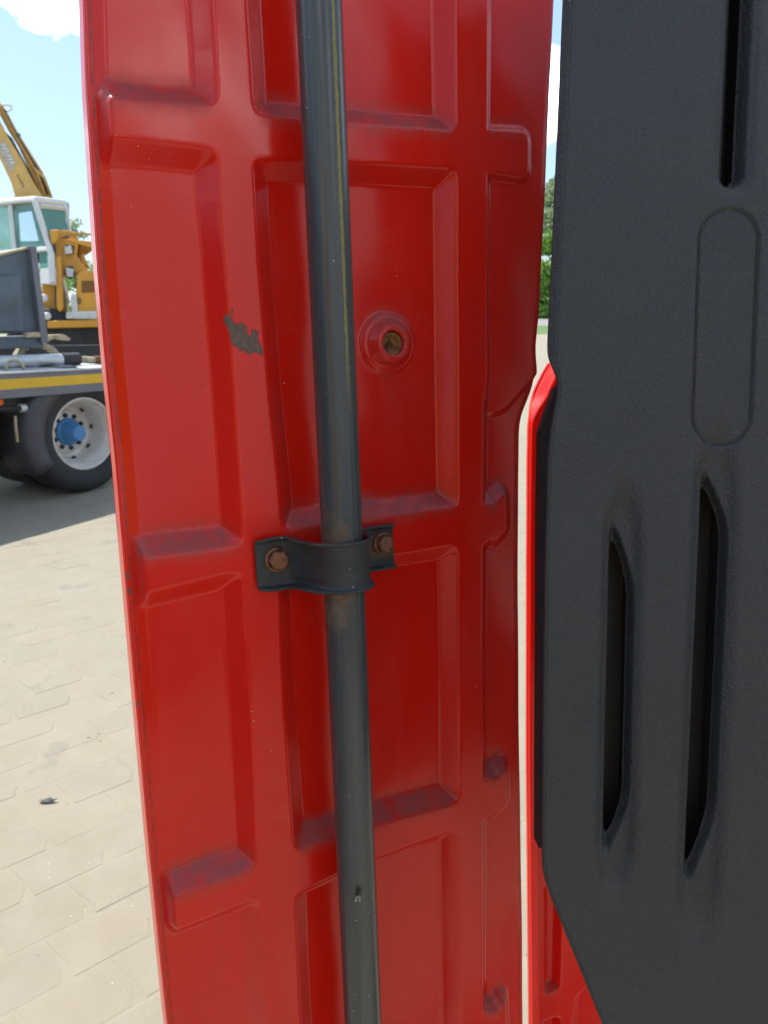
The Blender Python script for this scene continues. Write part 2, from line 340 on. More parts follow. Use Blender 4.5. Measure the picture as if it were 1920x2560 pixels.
# ================================================================== RED SIDE FAIRING
ud = c2w(2.115, 0.279, 1.0); vd = c2w(0.113, -6.23, 1.0)
n_ = ud.cross(-vd).normalized()
if n_.dot(FW) > 0: n_ = -n_
v_ = n_.cross(ud).normalized()
if v_.z < 0: v_ = -v_
u_ = ud
PO = at(960, 1280, 0.62)
def puv(px, py, w=0.0, O=None, U=None, V=None, N=None):
    O = O or PO; U = U or u_; V = V or v_; N = N or n_
    P = hit(px, py, O + N * w, N) - O; return P.dot(U), P.dot(V)
def poly_sd(X, Y, pts):
    d = np.full(X.shape, 1e9); inside = np.zeros(X.shape, bool); n = len(pts)
    for i in range(n):
        ax, ay = pts[i]; bx, by = pts[(i + 1) % n]; ex, ey = bx - ax, by - ay
        t = np.clip(((X - ax) * ex + (Y - ay) * ey) / (ex * ex + ey * ey + 1e-18), 0, 1)
        d = np.minimum(d, np.hypot(X - ax - ex * t, Y - ay - ey * t))
        if abs(ey) > 1e-12:
            c = ((ay > Y) != (by > Y)) & (X < ex * (Y - ay) / ey + ax); inside ^= c
    return np.where(inside, -d, d)
def round_poly(pts, r, k=5):
    out = []; n = len(pts)
    for i in range(n):
        p = Vector(pts[i]); a = (Vector(pts[i - 1]) - p); b = (Vector(pts[(i + 1) % n]) - p)
        ang = a.angle(b) if a.length > 1e-6 and b.length > 1e-6 else math.pi
        if ang > 2.6: out.append(tuple(p)); continue
        t = min(r / math.tan(ang / 2), a.length * .45, b.length * .45); s = p + a.normalized() * t; e = p + b.normalized() * t
        for j in range(k + 1):
            q = j / k; out.append(tuple(s * (1 - q) ** 2 + p * 2 * q * (1 - q) + e * q * q))
    return out
def wallf(t, a=0.28):
    t = np.clip(t, 0, 1); k = 2 * a * (1 - a)
    return np.where(t < a, t * t / k, np.where(t > 1 - a, 1 - (1 - t) ** 2 / k, (t - a / 2) / (1 - a)))
def sstep(x, a, b):
    t = np.clip((x - a) / (b - a), 0, 1); return t * t * (3 - 2 * t)
def smooth_line(pts, w=0.0, basis=None):
    q = sorted([puv(x, y, w, **(basis or {}))[::-1] for x, y in pts])
    vs = np.array([a for a, b in q]); us = np.array([b for a, b in q])
    def f(v):
        s = 0
        for d in (-0.006, -0.003, 0, 0.003, 0.006): s = s + np.interp(v + d, vs, us)
        return s / 5
    return f

FL = -0.0175
uLf = smooth_line([(180, -600), (210, 0), (216, 200), (232, 450), (247, 690), (268, 930), (291, 1150), (315, 1440), (346, 1800), (375, 2120), (419, 2560), (460, 2900)], FL)
uRf = smooth_line([(1399, -600), (1375, 0), (1361, 300), (1348, 600), (1340, 780), (1333, 840), (1330, 880), (1333, 905), (1335, 935), (1331, 965), (1316, 1005), (1302, 1040), (1297, 1075), (1295, 1200), (1295, 1500), (1298, 1900), (1304, 2300), (1307, 2560), (1312, 2900)], -0.013)
def P2(pts, r=0.012): return round_poly([puv(x, y) for x, y in pts], r)
POCK1 = [
    [(100, -700), (505, -700), (520, -350), (538, 0), (546, 120), (551, 268), (400, 262), (235, 246), (100, 235)],
    [(140, 330), (268, 336), (400, 348), (552, 366), (556, 500), (572, 700), (590, 950), (603, 1150), (616, 1368), (470, 1386), (330, 1404), (200, 1420)],
    [(250, 1505), (356, 1480), (500, 1445), (612, 1420), (622, 1603), (633, 1784), (641, 1950), (650, 2168), (540, 2210), (430, 2250), (300, 2300)],
    [(300, 2380), (437, 2322), (560, 2275), (652, 2238), (661, 2350), (673, 2527), (700, 3000), (300, 3000)],
]
POCK2 = [
    [(575, -700), (1140, -700), (1145, 0), (1148, 334), (900, 316), (630, 290), (622, 150), (612, 0)],
    [(626, 388), (870, 396), (1148, 414), (1148, 700), (1150, 1000), (1152, 1275), (920, 1302), (700, 1332), (690, 1200), (668, 1000), (652, 800), (640, 640)],
    [(690, 1428), (900, 1395), (1152, 1355), (1153, 1700), (1153, 2008), (945, 2066), (732, 2134), (722, 2000), (708, 1800), (697, 1600)],
    [(732, 2232), (900, 2155), (1152, 2064), (1155, 2500), (1158, 3000), (770, 3000), (745, 2500)],
]
REG3A = [(1219, -700), (1219, 0), (1217, 450), (1215, 700), (1216, 930), (1206, 1100), (1204, 3000), (1500, 3000), (1500, -700)]
REG3B = [(1205, 960), (1216, 990), (1240, 1014), (1268, 1000), (1336, 925), (1500, 780), (1500, 3000), (1206, 3000), (1204, 2000), (1204, 1300)]
TABS = [[(1150, 322), (1320, 332), (1320, 440), (1240, 428), (1150, 425)]]
for dy in (0, 688, 1272):
    TABS.append([(1150, 1264 + dy), (1228, 1264 + dy), (1244, 1262 + dy), (1263, 1236 + dy), (1266, 1325 + dy), (1250, 1340 + dy), (1226, 1346 + dy), (1204, 1366 + dy), (1150, 1370 + dy)])
CHIP = [(563, 787), (574, 788), (585, 810), (594, 811), (603, 806), (615, 816), (618, 832), (623, 842), (628, 838), (627, 824), (640, 829), (646, 832), (646, 846), (644, 857), (653, 862), (656, 880), (655, 892), (648, 885), (634, 881), (622, 888), (611, 874), (603, 878), (593, 870), (580, 860), (576, 845), (572, 825), (563, 806)]
CHIP2 = [(577, 768), (581, 770), (583, 786), (578, 786)]

def fairing_height(U, V, L, R):
    dep = np.zeros_like(U); dust = np.zeros_like(U)
    for P in POCK1 + POCK2:
        s = poly_sd(U, V, P2(P)); D = 0.0142
        dep = np.maximum(dep, D * wallf(-s / 0.0172, 0.17))
    s3 = poly_sd(U, V, P2(REG3A, 0.008))
    for T in TABS: s3 = np.maximum(s3, -poly_sd(U, V, P2(T, 0.006)))
    s3b = poly_sd(U, V, P2(REG3B, 0.012))
    for T in TABS[1:]: s3b = np.maximum(s3b, -poly_sd(U, V, P2(T, 0.006)))
    d3 = np.maximum(0.0062 * wallf(-s3 / 0.0075, 0.3), 0.0125 * wallf(-s3b / 0.014, 0.3))
    dep = np.maximum(dep, d3)
    # boss with threaded hole
    bu, bv = puv(978, 858, -0.008); r = np.hypot(U - bu, V - bv)
    dep = dep - 0.0036 * (1 - wallf((r - 0.0225) / 0.0040)) - 0.0085 * (1 - wallf((r - 0.0125) / 0.0090)) + 0.016 * (1 - sstep(r, 0.0088, 0.0098))
    # rim on the left: everything rolls back to the hem
    du = U - L; B = 1 - wallf((du - 0.0042) / 0.0092, 0.22)
    dep = dep * (1 - B) + (-FL) * B
    dep = dep + 0.0012 * np.exp(-((du - 0.0040) / 0.00055) ** 2)
    dr = R - U; B = 1 - wallf((dr - 0.0030) / 0.006); tgt = 0.0100
    dep = dep * (1 - B) + np.maximum(dep, 0.006) * B
    dep = dep + 0.0012 * np.exp(-((dr - 0.0031) / 0.00055) ** 2) 
    dep = dep + (0.013 - dep) * sstep(-dr, -0.0015, 0.0)
    # slow waviness of the pressing
    dep = dep + 0.0006 * np.sin(U * 31 + 1.3) * np.sin(V * 13 + 0.4) + 0.00025 * np.sin(U * 75 + V * 40)
    return -dep, du, dr

def grid_mesh(name, P, mat, parent, skirt, attrs, hole=None):
    """P: (nv, nu, 3) front surface in world space; skirt: vector for the back face."""
    nv, nu, _ = P.shape
    ring = [(0, j) for j in range(nu)] + [(i, nu - 1) for i in range(1, nv)] + [(nv - 1, j) for j in range(nu - 2, -1, -1)] + [(i, 0) for i in range(nv - 2, 0, -1)]
    rid = np.array([i * nu + j for i, j in ring]); co = P.reshape(-1, 3)
    mean_h = co[rid]; back = mean_h + np.array(skirt)[None, :]
    allco = np.vstack([co, back]); N0 = nv * nu; m = len(ring)
    idx = np.arange(nv * nu).reshape(nv, nu)
    quads = np.stack([idx[:-1, :-1], idx[:-1, 1:], idx[1:, 1:], idx[1:, :-1]], -1).reshape(-1, 4)
    if hole is not None: quads = quads[~hole.ravel()[quads].all(1)]
    nfront = len(quads)
    k = np.arange(m); k2 = (k + 1) % m
    sk = np.stack([rid[k], N0 + k, N0 + k2, rid[k2]], -1)
    quads = np.vstack([quads, sk]); nq = len(quads)
    # back face as strips joining left and right sides
    bl = [N0 + (ring.index((0, 0)) if i == 0 else (m - i if i < nv - 1 else 0)) for i in range(nv)]
    left = [N0] + [N0 + m - i for i in range(1, nv - 1)] + [N0 + nu - 1 + nv - 1 + nu - 1]
    right = [N0 + nu - 1 + i for i in range(nv)]
    bk = np.array([[left[i], left[i + 1], right[i + 1], right[i]] for i in range(nv - 1)])
    if hole is None: quads = np.vstack([quads, bk])
    nq = len(quads)
    me = bpy.data.meshes.new(name); me.vertices.add(len(allco)); me.vertices.foreach_set('co', allco.astype(np.float32).ravel())
    me.loops.add(nq * 4); me.loops.foreach_set('vertex_index', quads.astype(np.int32).ravel())
    me.polygons.add(nq); me.polygons.foreach_set('loop_start', np.arange(0, nq * 4, 4, dtype=np.int32)); me.polygons.foreach_set('loop_total', np.full(nq, 4, np.int32))
    me.update(calc_edges=True)
    for k_, a in attrs.items():
        at_ = me.attributes.new(k_, 'FLOAT', 'POINT'); at_.data.foreach_set('value', np.concatenate([a.ravel(), np.full(m, a.ravel()[0] if k_ == 'chip' else 0.0)]).astype(np.float32))
    o = link(name, me, mat, parent)
    sm = np.ones(nq, bool); sm[nfront:] = False; me.polygons.foreach_set('use_smooth', sm)
    return o
def world_pts(O, U, V, N, uu, vv, hh):
    return np.array(O)[None, None, :] + uu[..., None] * np.array(U) + vv[..., None] * np.array(V) + hh[..., None] * np.array(N)

fairing = empty('side_fairing', PO - v_ * 0.75, 'large red ribbed steel panel with a dark vertical pipe clamped down its middle', 'body panel')
v0, v1 = -0.78, 0.66; nv = int((v1 - v0) / 0.0014); nu = 300
vv = np.linspace(v0, v1, nv)[:, None] * np.ones((1, nu)); s = np.linspace(0, 1, nu)[None, :]
L = uLf(vv[:, :1]); R = uRf(vv[:, :1]); uu = L + (R - L) * s
hh, du, dr = fairing_height(uu, vv, L, R)
gv, gu = np.gradient(hh, vv[:, 0], axis=0), None
upf = np.clip(-gv, 0, 1)                                # ledges that face the sky collect dust
k = 7; ker = np.ones(2 * k + 1) / (2 * k + 1)
upb = np.apply_along_axis(lambda a: np.convolve(a, ker, 'same'), 0, upf)
dust = np.clip(1.15 * upb + 0.25 * upf, 0, 1)
bu, bv = puv(978, 858, -0.008); rr = np.hypot(uu - bu, vv - bv)
dust = np.maximum(dust, 0.55 * np.exp(-((rr - 0.010) / 0.006) ** 2))
dust = np.maximum(dust, 0.28 * np.exp(-((uu - bu) / 0.009) ** 2) * sstep(bv - vv, 0.01, 0.03) * (1 - sstep(bv - vv, 0.03, 0.11)))
grime = np.maximum(np.exp(-((du - 0.0040) / 0.0006) ** 2), np.exp(-((dr - 0.0031) / 0.0006) ** 2))
cu, cv = puv(725, 1480, -0.004); grime = np.maximum(grime, 0.75 * np.exp(-((uu - cu) ** 2 + (vv - cv) ** 2) / 0.005 ** 2))
chip = np.minimum(poly_sd(uu, vv, [puv(*p) for p in CHIP]), poly_sd(uu, vv, [puv(*p) for p in CHIP2]))
for ex, ey in ((322, 1478), (318, 1440), (345, 1760)):
    a, b = puv(ex, ey, FL); chip = np.minimum(chip, np.hypot((uu - a) * 1.6, vv - b) - 0.0022)
chip = np.clip(chip, -0.01, 0.01)
inner = grid_mesh('inner_panel', world_pts(PO, u_, v_, n_, uu, vv, hh), M['red'], fairing, -n_ * 0.0012, dict(dust=dust, grime=grime, chip=chip))

# outer skin: a second sheet behind, its rolled edge just showing on the left
nu2 = 60; nv2 = 500; vv2 = np.linspace(v0, v1, nv2)[:, None] * np.ones((1, nu2)); t2 = np.linspace(0, 1, nu2)[None, :]
L2 = uLf(vv2[:, :1]) - 0.0015; R2 = uRf(vv2[:, :1]) + 0.0010; tt = (t2 ** 2.4)
uu2 = L2 + (R2 - L2) * tt; dd = uu2 - L2
hh2 = FL - 0.0016 - 0.016 * (1 - np.clip(dd / 0.0015, 0, 1))
hh2 = hh2 + 0 * vv2
z_ = np.zeros_like(hh2)
grid_mesh('outer_skin', world_pts(PO, u_, v_, n_, uu2, vv2, hh2), M['red'], fairing, -n_ * 0.004 , dict(dust=z_, grime=z_, chip=z_ + 0.01))

# --- the pipe
WP = 0.036
PA, PB = hit(797, 0, PO + n_ * WP, n_), hit(908, 2560, PO + n_ * WP, n_)
pd = (PA - PB).normalized(); PC = hit(862, 1405, PO + n_ * WP, n_); PC = PB + pd * (PC - PB).dot(pd)
RP = 0.5 * 103 / F * (PC - C).dot(FW)
bm = bmesh.new(); top_l, bot_l = (PA - PC).length + 0.28, (PB - PC).length + 0.3
segs = 96; rows = 60; rings = []
for i in range(rows + 1):
    z = -bot_l + (top_l + bot_l) * i / rows
    rings.append([bm.verts.new((RP * math.cos(2 * math.pi * k / segs), RP * math.sin(2 * math.pi * k / segs), z)) for k in range(segs)])
for a, b in zip(rings, rings[1:]):
    for k in range(segs): bm.faces.new((a[k], a[(k + 1) % segs], b[(k + 1) % segs], b[k]))
bm.faces.new(rings[-1]); bm.faces.new(rings[0][::-1])
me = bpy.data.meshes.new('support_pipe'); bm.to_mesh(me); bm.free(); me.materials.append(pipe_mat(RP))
me.polygons.foreach_set('use_smooth', [True] * len(me.polygons))
pipe = bpy.data.objects.new('support_pipe', me); col.objects.link(pipe); pipe.parent = fairing
ty = n_ - pd * n_.dot(pd); ty.normalize(); tx = ty.cross(pd).normalized(); tx = -tx if tx.dot(R_) < 0 else tx
mrot = Matrix((tx, pd.cross(tx), pd)).transposed()
pipe.rotation_euler = mrot.to_euler(); pipe.location = PC - fairing.location

# --- the clamp: a strap with rolled lips bent over the pipe
uP = (PC - PO).dot(u_); vP = (PC - PO).dot(v_)
uA = puv(640, 1408, 0.006)[0]; uBolt, vBolt = puv(693, 1398, 0.006); uZ = puv(986, 1352, 0.006)[0]; uB2, vB2 = puv(957, 1358, 0.006)
RC = RP + 0.0032
path = []
w0 = 0.0040; ramp0 = uP - RC - 0.022
for i in range(12): path.append((uA + (ramp0 - uA) * i / 12, w0))
a0 = math.radians(158)
s_pt = (uP + RC * math.cos(a0), WP + RC * math.sin(a0))
p0, p3 = Vector((ramp0, w0)), Vector(s_pt); tdir = Vector((math.sin(a0), -math.cos(a0)))
p1 = p0 + Vector((0.016, 0.0)); p2 = p3 - tdir * 0.014
for i in range(14):
    q = i / 14; path.append(tuple(p0 * (1 - q) ** 3 + p1 * 3 * q * (1 - q) ** 2 + p2 * 3 * q * q * (1 - q) + p3 * q ** 3))
a1 = math.radians(-8)
for i in range(26):
    a = a0 + (a1 - a0) * i / 26; path.append((uP + RC * math.cos(a), WP + RC * math.sin(a)))
p0 = Vector((uP + RC * math.cos(a1), WP + RC * math.sin(a1))); p3 = Vector((uP + RC + 0.008, w0))
p1 = p0 + Vector((0.001, -0.012)); p2 = p3 + Vector((-0.006, 0.0))
for i in range(10):
    q = i / 10; path.append(tuple(p0 * (1 - q) ** 3 + p1 * 3 * q * (1 - q) ** 2 + p2 * 3 * q * q * (1 - q) + p3 * q ** 3))
for i in range(9): path.append((p3.x + (uZ - p3.x) * i / 8, w0))
n = len(path)
clamp = None
verts, faces, rusty = [], [], []
vcen = lambda u: vP + (u - uP) * (vB2 - vBolt) / (uB2 - uBolt) * 0.35
for i, (pu, pw) in enumerate(path):
    a = Vector(path[max(i - 1, 0)]); b = Vector(path[min(i + 1, n - 1)]); t = (b - a).normalized(); nr = Vector((-t.y, t.x))
    f = i / (n - 1); onpipe = 26 <= i <= 52
    lip = 0.0072 if not onpipe else 0.0046
    if 14 <= i <= 26: lip = 0.0070 + 0.003 * math.sin((i - 14) / 12 * math.pi)
    if i < 3: lip *= 0.4 + 0.25 * i
    H = 0.0155 + (0.002 * math.sin(min(1, i / 20) * math.pi))
    if i > 56: H = 0.0150
    prof = [(H + 0.0030, lip), (H + 0.0026, lip * 0.55), (H + 0.0012, 0.0007), (H - 0.0012, 0), (H * 0.5, 0), (0, 0), (-H * 0.5, 0), (-H + 0.0012, 0), (-H - 0.0012, 0.0007), (-H - 0.0026, lip * 0.55), (-H - 0.0030, lip)]
    for dv, dl in prof:
        P = PO + u_ * (pu + nr.x * dl) + v_ * (vcen(pu) + dv) + n_ * (pw + nr.y * dl); verts.append(P)
        rusty.append(1.0 if i > 60 and abs(dv) < H * 0.8 else 0.25 if i < 14 else 0.0)
m_ = 11
for i in range(n - 1):
    for j in range(m_ - 1): faces.append((i * m_ + j, i * m_ + j + 1, (i + 1) * m_ + j + 1, (i + 1) * m_ + j))
me = bpy.data.meshes.new('clamp_bracket'); me.from_pydata(verts, [], faces)
at_ = me.attributes.new('rusty', 'FLOAT', 'POINT'); at_.data.foreach_set('value', rusty)
clamp = link('clamp_bracket', me, M['clamp'], fairing, smooth=True)
mo = clamp.modifiers.new('thick', 'SOLIDIFY'); mo.thickness = 0.0026; mo.offset = 0
mo = clamp.modifiers.new('sub', 'SUBSURF'); mo.levels = 1; mo.render_levels = 1

def bolt(uc, vc, w, rot, tilt=0.0, scale=1.0):
    O = PO + u_ * uc + v_ * vc + n_ * w; ax = (n_ + u_ * tilt).normalized()
    bm = bmesh.new()
    prof = [(0.0, -0.001), (0.0100, -0.001), (0.0100, 0.0008), (0.0092, 0.0016), (0.0080, 0.0019)]
    lathe(bm, [(r * scale, h * scale) for r, h in prof], O, ax, 32)
    a = ax.orthogonal().normalized(); b = ax.cross(a); r0 = 0.0077 * scale
    def ringv(r, h): return [bm.verts.new(O + ax * h * scale + (a * math.cos(rot + k * math.pi / 3) + b * math.sin(rot + k * math.pi / 3)) * r) for k in range(6)]
    r1, r2, r3 = ringv(r0, 0.0012), ringv(r0, 0.0060), ringv(r0 * 0.86, 0.0071)
    for A, B in ((r1, r2), (r2, r3)):
        for k in range(6): bm.faces.new((A[k], A[(k + 1) % 6], B[(k + 1) % 6], B[k]))
    bm.faces.new(r3)
    return from_bm('bolt', bm, M['bolt'], clamp, bevel=0.0007)
bolt(uBolt, vBolt, w0 + 0.002, 0.25)
bolt(uB2, vB2, w0 + 0.002, 0.1, 0.15, 0.95)

# threaded insert in the boss
bu, bv = puv(980, 860, -0.004)
O = PO + u_ * bu + v_ * bv - n_ * 0.0058; bm = bmesh.new()
lathe(bm, [(0.0094, 0.0006), (0.0086, 0.0012), (0.0072, 0.0006), (0.0066, -0.002), (0.0040, -0.0034), (0.0030, -0.0036), (0.0026, -0.010), (0, -0.010)], O, n_, 40)
from_bm('threaded_insert', bm, M['insert'], fairing, smooth=True)

# --- small fly resting on the pipe
fp = hit(893, 2235, PC + ty * RP, ty); flyc = fp
flyo = empty('fly', flyc, 'small black fly sitting on the lower part of the dark pipe', 'insect')
def ell(name, c, ax, la, lb, mat, par):
    bm = bmesh.new(); bmesh.ops.create_uvsphere(bm, u_segments=12, v_segments=8, radius=1)
    s1 = ax.cross(ty).normalized(); mm = Matrix((ax * la, s1 * lb, ty * lb)).transposed().to_4x4(); mm.translation = c; bm.transform(mm)
    return from_bm(name, bm, mat, par, smooth=True)
fa = (pd + tx * 0.25).normalized()
ell('body', flyc + ty * 0.0014, fa, 0.0042, 0.0014, M['insectb'], flyo); ell('head', flyc + ty * 0.0014 + fa * 0.0048, fa, 0.0011, 0.0012, M['insectb'], flyo)
for sgn in (-1, 1):
    sd_ = fa.cross(ty).normalized() * sgn; bm = bmesh.new(); b0 = flyc + ty * 0.0026 + fa * 0.001
    prism(bm, [b0, b0 + sd_ * 0.0024 - fa * 0.002, b0 + sd_ * 0.0026 - fa * 0.0062, b0 + sd_ * 0.0008 - fa * 0.0058], ty * 0.0001); from_bm('wing', bm, M['wing'], flyo)
    for kx in (-0.002, 0.0004, 0.0026):
        bm = bmesh.new(); tube(bm, [flyc + ty * 0.0012 + fa * kx, flyc + ty * 0.0018 + fa * kx * 1.5 + sd_ * 0.0022, flyc + fa * kx * 2.0 + sd_ * 0.0034], 0.00018, 5); from_bm('leg', bm, M['insectb'], flyo)

# ================================================================== GREY PLASTIC COVER
gu_ = c2w(1, 0.0, -0.03); gv_ = c2w(-0.02, 1.0, -0.055); gn = gu_.cross(gv_).normalized(); gn = -gn if gn.dot(FW) > 0 else gn
gv_ = gn.cross(gu_).normalized(); gv_ = -gv_ if gv_.z < 0 else gv_
GO = at(1640, 1280, 0.50); GB = dict(O=GO, U=gu_, V=gv_, N=gn)
uGL = smooth_line([(1440, -700), (1411, 0), (1398, 300), (1382, 640), (1373, 830), (1371, 880), (1376, 905), (1392, 935), (1397, 965), (1390, 1010), (1378, 1070), (1371, 1140), (1364, 1400), (1359, 1800), (1357, 2150), (1360, 2190), (1372, 2232), (1420, 2350), (1505, 2560), (1640, 2900)], 0.0, GB)
gv0, gv1 = puv(1640, 2860, 0, **GB)[1], puv(1640, -500, 0, **GB)[1]
nvg = int((gv1 - gv0) / 0.0014); nug = 260
vg = np.linspace(gv0, gv1, nvg)[:, None] * np.ones((1, nug)); sg = np.linspace(0, 1, nug)[None, :]
GLm = uGL(vg[:, :1]); GR = 0.30
def axis_line(a, b):
    A, B = puv(*a, 0, **GB), puv(*b, 0, **GB); return A[0] + (vg[:, :1] - A[1]) * (B[0] - A[0]) / (B[1] - A[1])
ax1 = np.maximum(axis_line((1557, 1375), (1541, 2090)) + 0.0012, GLm + 0.02); ax2 = np.maximum(axis_line((1791, 1262), (1749, 2180)) + 0.0014, ax1 + 0.03)
ctrl = [GLm, GLm + 0.008, ax1 - 0.0110, ax1 + 0.0110, ax2 - 0.0125, ax2 + 0.0125, ax2 + 0.034, np.full_like(GLm, GR)]
cols_ = []
for (A, B, n2) in zip(ctrl, ctrl[1:], (16, 44, 52, 54, 60, 28, 18)): cols_ += [A + (B - A) * k / n2 for k in range(n2)]
cols_.append(ctrl[-1]); ug = np.concatenate(cols_, 1); nug = ug.shape[1]; vg = vg[:, :1] * np.ones((1, nug))
def stadium(U, V, a, b, r, vs=1.0):
    ax, ay = a; bx, by = b; ex, ey = bx - ax, by - ay; t = np.clip(((U - ax) * ex + (V - ay) * ey) / (ex * ex + ey * ey), 0, 1)
    dx, dy = U - ax - ex * t, V - ay - ey * t
    return np.hypot(dx, dy * vs) - r
ghole = np.zeros(ug.shape, bool); gd = np.zeros_like(ug); gdust = np.zeros_like(ug)
HOLES = []
def smax(a, b, k=0.007):
    h = np.clip(0.5 + 0.5 * (a - b) / k, 0, 1); return b * (1 - h) + a * h + k * h * (1 - h)
def cut(p, q, below):
    P, Q = puv(*p, 0, **GB), puv(*q, 0, **GB); d = math.hypot(Q[0] - P[0], Q[1] - P[1]); c = ((ug - P[0]) * (Q[1] - P[1]) - (vg - P[1]) * (Q[0] - P[0])) / d
    return c if below else -c
def slot(a, b, rpx, c1, c2, vs=0.30, shift=0.0):
    global gd, ghole
    A, B = puv(*a, 0, **GB), puv(*b, 0, **GB); r = rpx / F * 0.5
    s = stadium(ug, vg, A, B, r, vs)
    soft = 0.0058 * wallf(-s / (r * 0.70), 0.48)
    s2 = stadium(ug, vg, (A[0] + shift, A[1]), (B[0] + shift, B[1]), r * 0.46, vs * 0.6); s2 = smax(smax(s2, cut(*c1, False)), cut(*c2, False))
    gd = gd + soft + 0.0085 * wallf(-(s2 - 0.0012) / 0.0030, 0.4); ghole |= s2 < -0.0016; HOLES.append((A, B, r * 0.46, shift))
slot((1556, 1375), (1540, 2090), 66, ((1550, 1335), (1579, 1417)), ((1579, 2022), (1534, 2120)), shift=0.0012)
slot((1790, 1262), (1748, 2180), 74, ((1774, 1182), (1814, 1270)), ((1778, 2099), (1730, 2216)), shift=0.0014)
A, B = puv(1873, -420, 0, **GB), puv(1834, 436, 0, **GB); s = stadium(ug, vg, A, B, 0.0095); gd = gd + 0.010 * wallf(-s / 0.0060, 0.35); ghole |= s < -0.0056; HOLES.append((A, B, 0.0060, 0.0)); gd = gd + 0.0020 * wallf(-(s - 0.005) / 0.006, 0.5)
A, B = puv(1823, 598, 0, **GB), puv(1806, 1042, 0, **GB); s = stadium(ug, vg, A, B, 0.0202); gd = gd + 0.0011 * wallf(-s / 0.0022, 0.45) + 0.0024 * np.exp(-((s + 0.0008) / 0.0008) ** 2)
# left edge: wide soft chamfer above, tight below
dug = ug - GLm; vk = puv(1400, 905, 0, **GB)[1]; cw = 0.0010 + 0.0036 * sstep(vg, vk - 0.012, vk + 0.006)
cd = 0.0010 + 0.0022 * sstep(vg, vk - 0.012, vk + 0.006)
gd = gd + cd * (1 - wallf(dug / cw, 0.15)) + 0.0007 * np.exp(-((dug - cw - 0.0006) / 0.0004) ** 2)
gd = gd + 0.0008 * np.sin(vg * 9 + 1) * np.sin(ug * 14)
gz = -gd; ggv = np.gradient(gz, vg[:, 0], axis=0); gdust = np.clip(-ggv * 1.2, 0, 1)
cover_e = empty('plastic_cover', GO + gv_ * gv0, 'dark grey grained plastic cover with long vertical slots along the right side', 'trim panel')
grid_mesh('moulded_shell', world_pts(GO, gu_, gv_, gn, ug, vg, gz), M['plastic'], cover_e, -gn * 0.003, dict(dust=gdust), ghole)
for A, B, r, sh in HOLES:                                # closed dark pocket behind each slot
    bm = bmesh.new(); hw = r + 0.0035; ext = 0.032
    def W(u, v, w): return GO + gu_ * u + gv_ * v + gn * w
    q = [W(B[0] + sh - hw, B[1] - ext, -.0075), W(B[0] + sh + hw, B[1] - ext, -.0075), W(A[0] + sh + hw, A[1] + ext, -.0075), W(A[0] + sh - hw, A[1] + ext, -.0075)]
    F0 = [bm.verts.new(p) for p in q]; F1 = [bm.verts.new(p - gn * 0.034) for p in q]; bm.faces.new(F1)
    for k in range(4): bm.faces.new((F0[k], F0[(k + 1) % 4], F1[(k + 1) % 4], F1[k]))
    from_bm('slot_pocket', bm, M['plastic_plain'], cover_e)

# ================================================================== SECOND RED PANEL, BEHIND THE COVER
QO = at(1345, 1600, 0.92); qu = c2w(1.0, 0.0, 0.10); qv = c2w(-0.01, 1.0, -0.16); qn = qu.cross(qv).normalized(); qn = -qn if qn.dot(FW) > 0 else qn
qv = qn.cross(qu).normalized(); qv = -qv if qv.z < 0 else qv
QB = dict(O=QO, U=qu, V=qv, N=qn)
uQL = smooth_line([(1432, 840), (1387, 900), (1368, 932), (1347, 975), (1333, 1018), (1325, 1060), (1323, 1150), (1321, 1400), (1320, 1900), (1326, 2560), (1331, 2900)], 0.0, QB)
qv0, qv1 = puv(1345, 2850, 0, **QB)[1], puv(1345, 905, 0, **QB)[1]
nvq = int((qv1 - qv0) / 0.0022); nuq = 150
vq = np.linspace(qv0, qv1, nvq)[:, None] * np.ones((1, nuq)); sq = np.linspace(0, 1, nuq)[None, :]
QL = uQL(vq[:, :1]); QR = QL + 0.34; uq = QL + (QR - QL) * sq ** 1.25
dq = uq - QL; vb = puv(1340, 1010, 0, **QB)[1]
topk = sstep(vq, vb - 0.02, vb + 0.015)
cwq = 0.0040 + 0.011 * topk
qd = (0.006 + 0.012 * topk) * (1 - wallf(dq / cwq, 0.4))              # sunlit rolled edge
qd = qd + 0.070 * wallf((dq - cwq - 0.0085) / 0.007, 0.15)              # behind the flange the sheet steps back
for pk in ([(1352, 2210), (1406, 2180), (1398, 2462), (1352, 2486)], [(1350, 2540), (1400, 2525), (1402, 2900), (1352, 2900)], [(1434, 2480), (1475, 2445), (1600, 2440), (1600, 2800), (1426, 2800), (1426, 2540)], [(1352, 1300), (1400, 1300), (1402, 2080), (1352, 2080)]):
    sdq = poly_sd(uq, vq, round_poly([puv(x, y, -0.078, **QB) for x, y in pk], 0.010)); qd = qd + 0.014 * wallf(-sdq / 0.011, 0.3)
gq = np.gradient(-qd, vq[:, 0], axis=0); zq = np.zeros_like(qd)
rear = empty('red_body_panel', QO + qv * qv0, 'narrow red pressed panel strip partly hidden behind the dark grey plastic cover', 'body panel')
grid_mesh('pressed_sheet', world_pts(QO, qu, qv, qn, uq, vq, -qd), M['red'], rear, -qn * 0.006, dict(dust=np.clip(-gq * 1.2, 0, 0.9), grime=zq, chip=zq + 0.01), zq > 1)

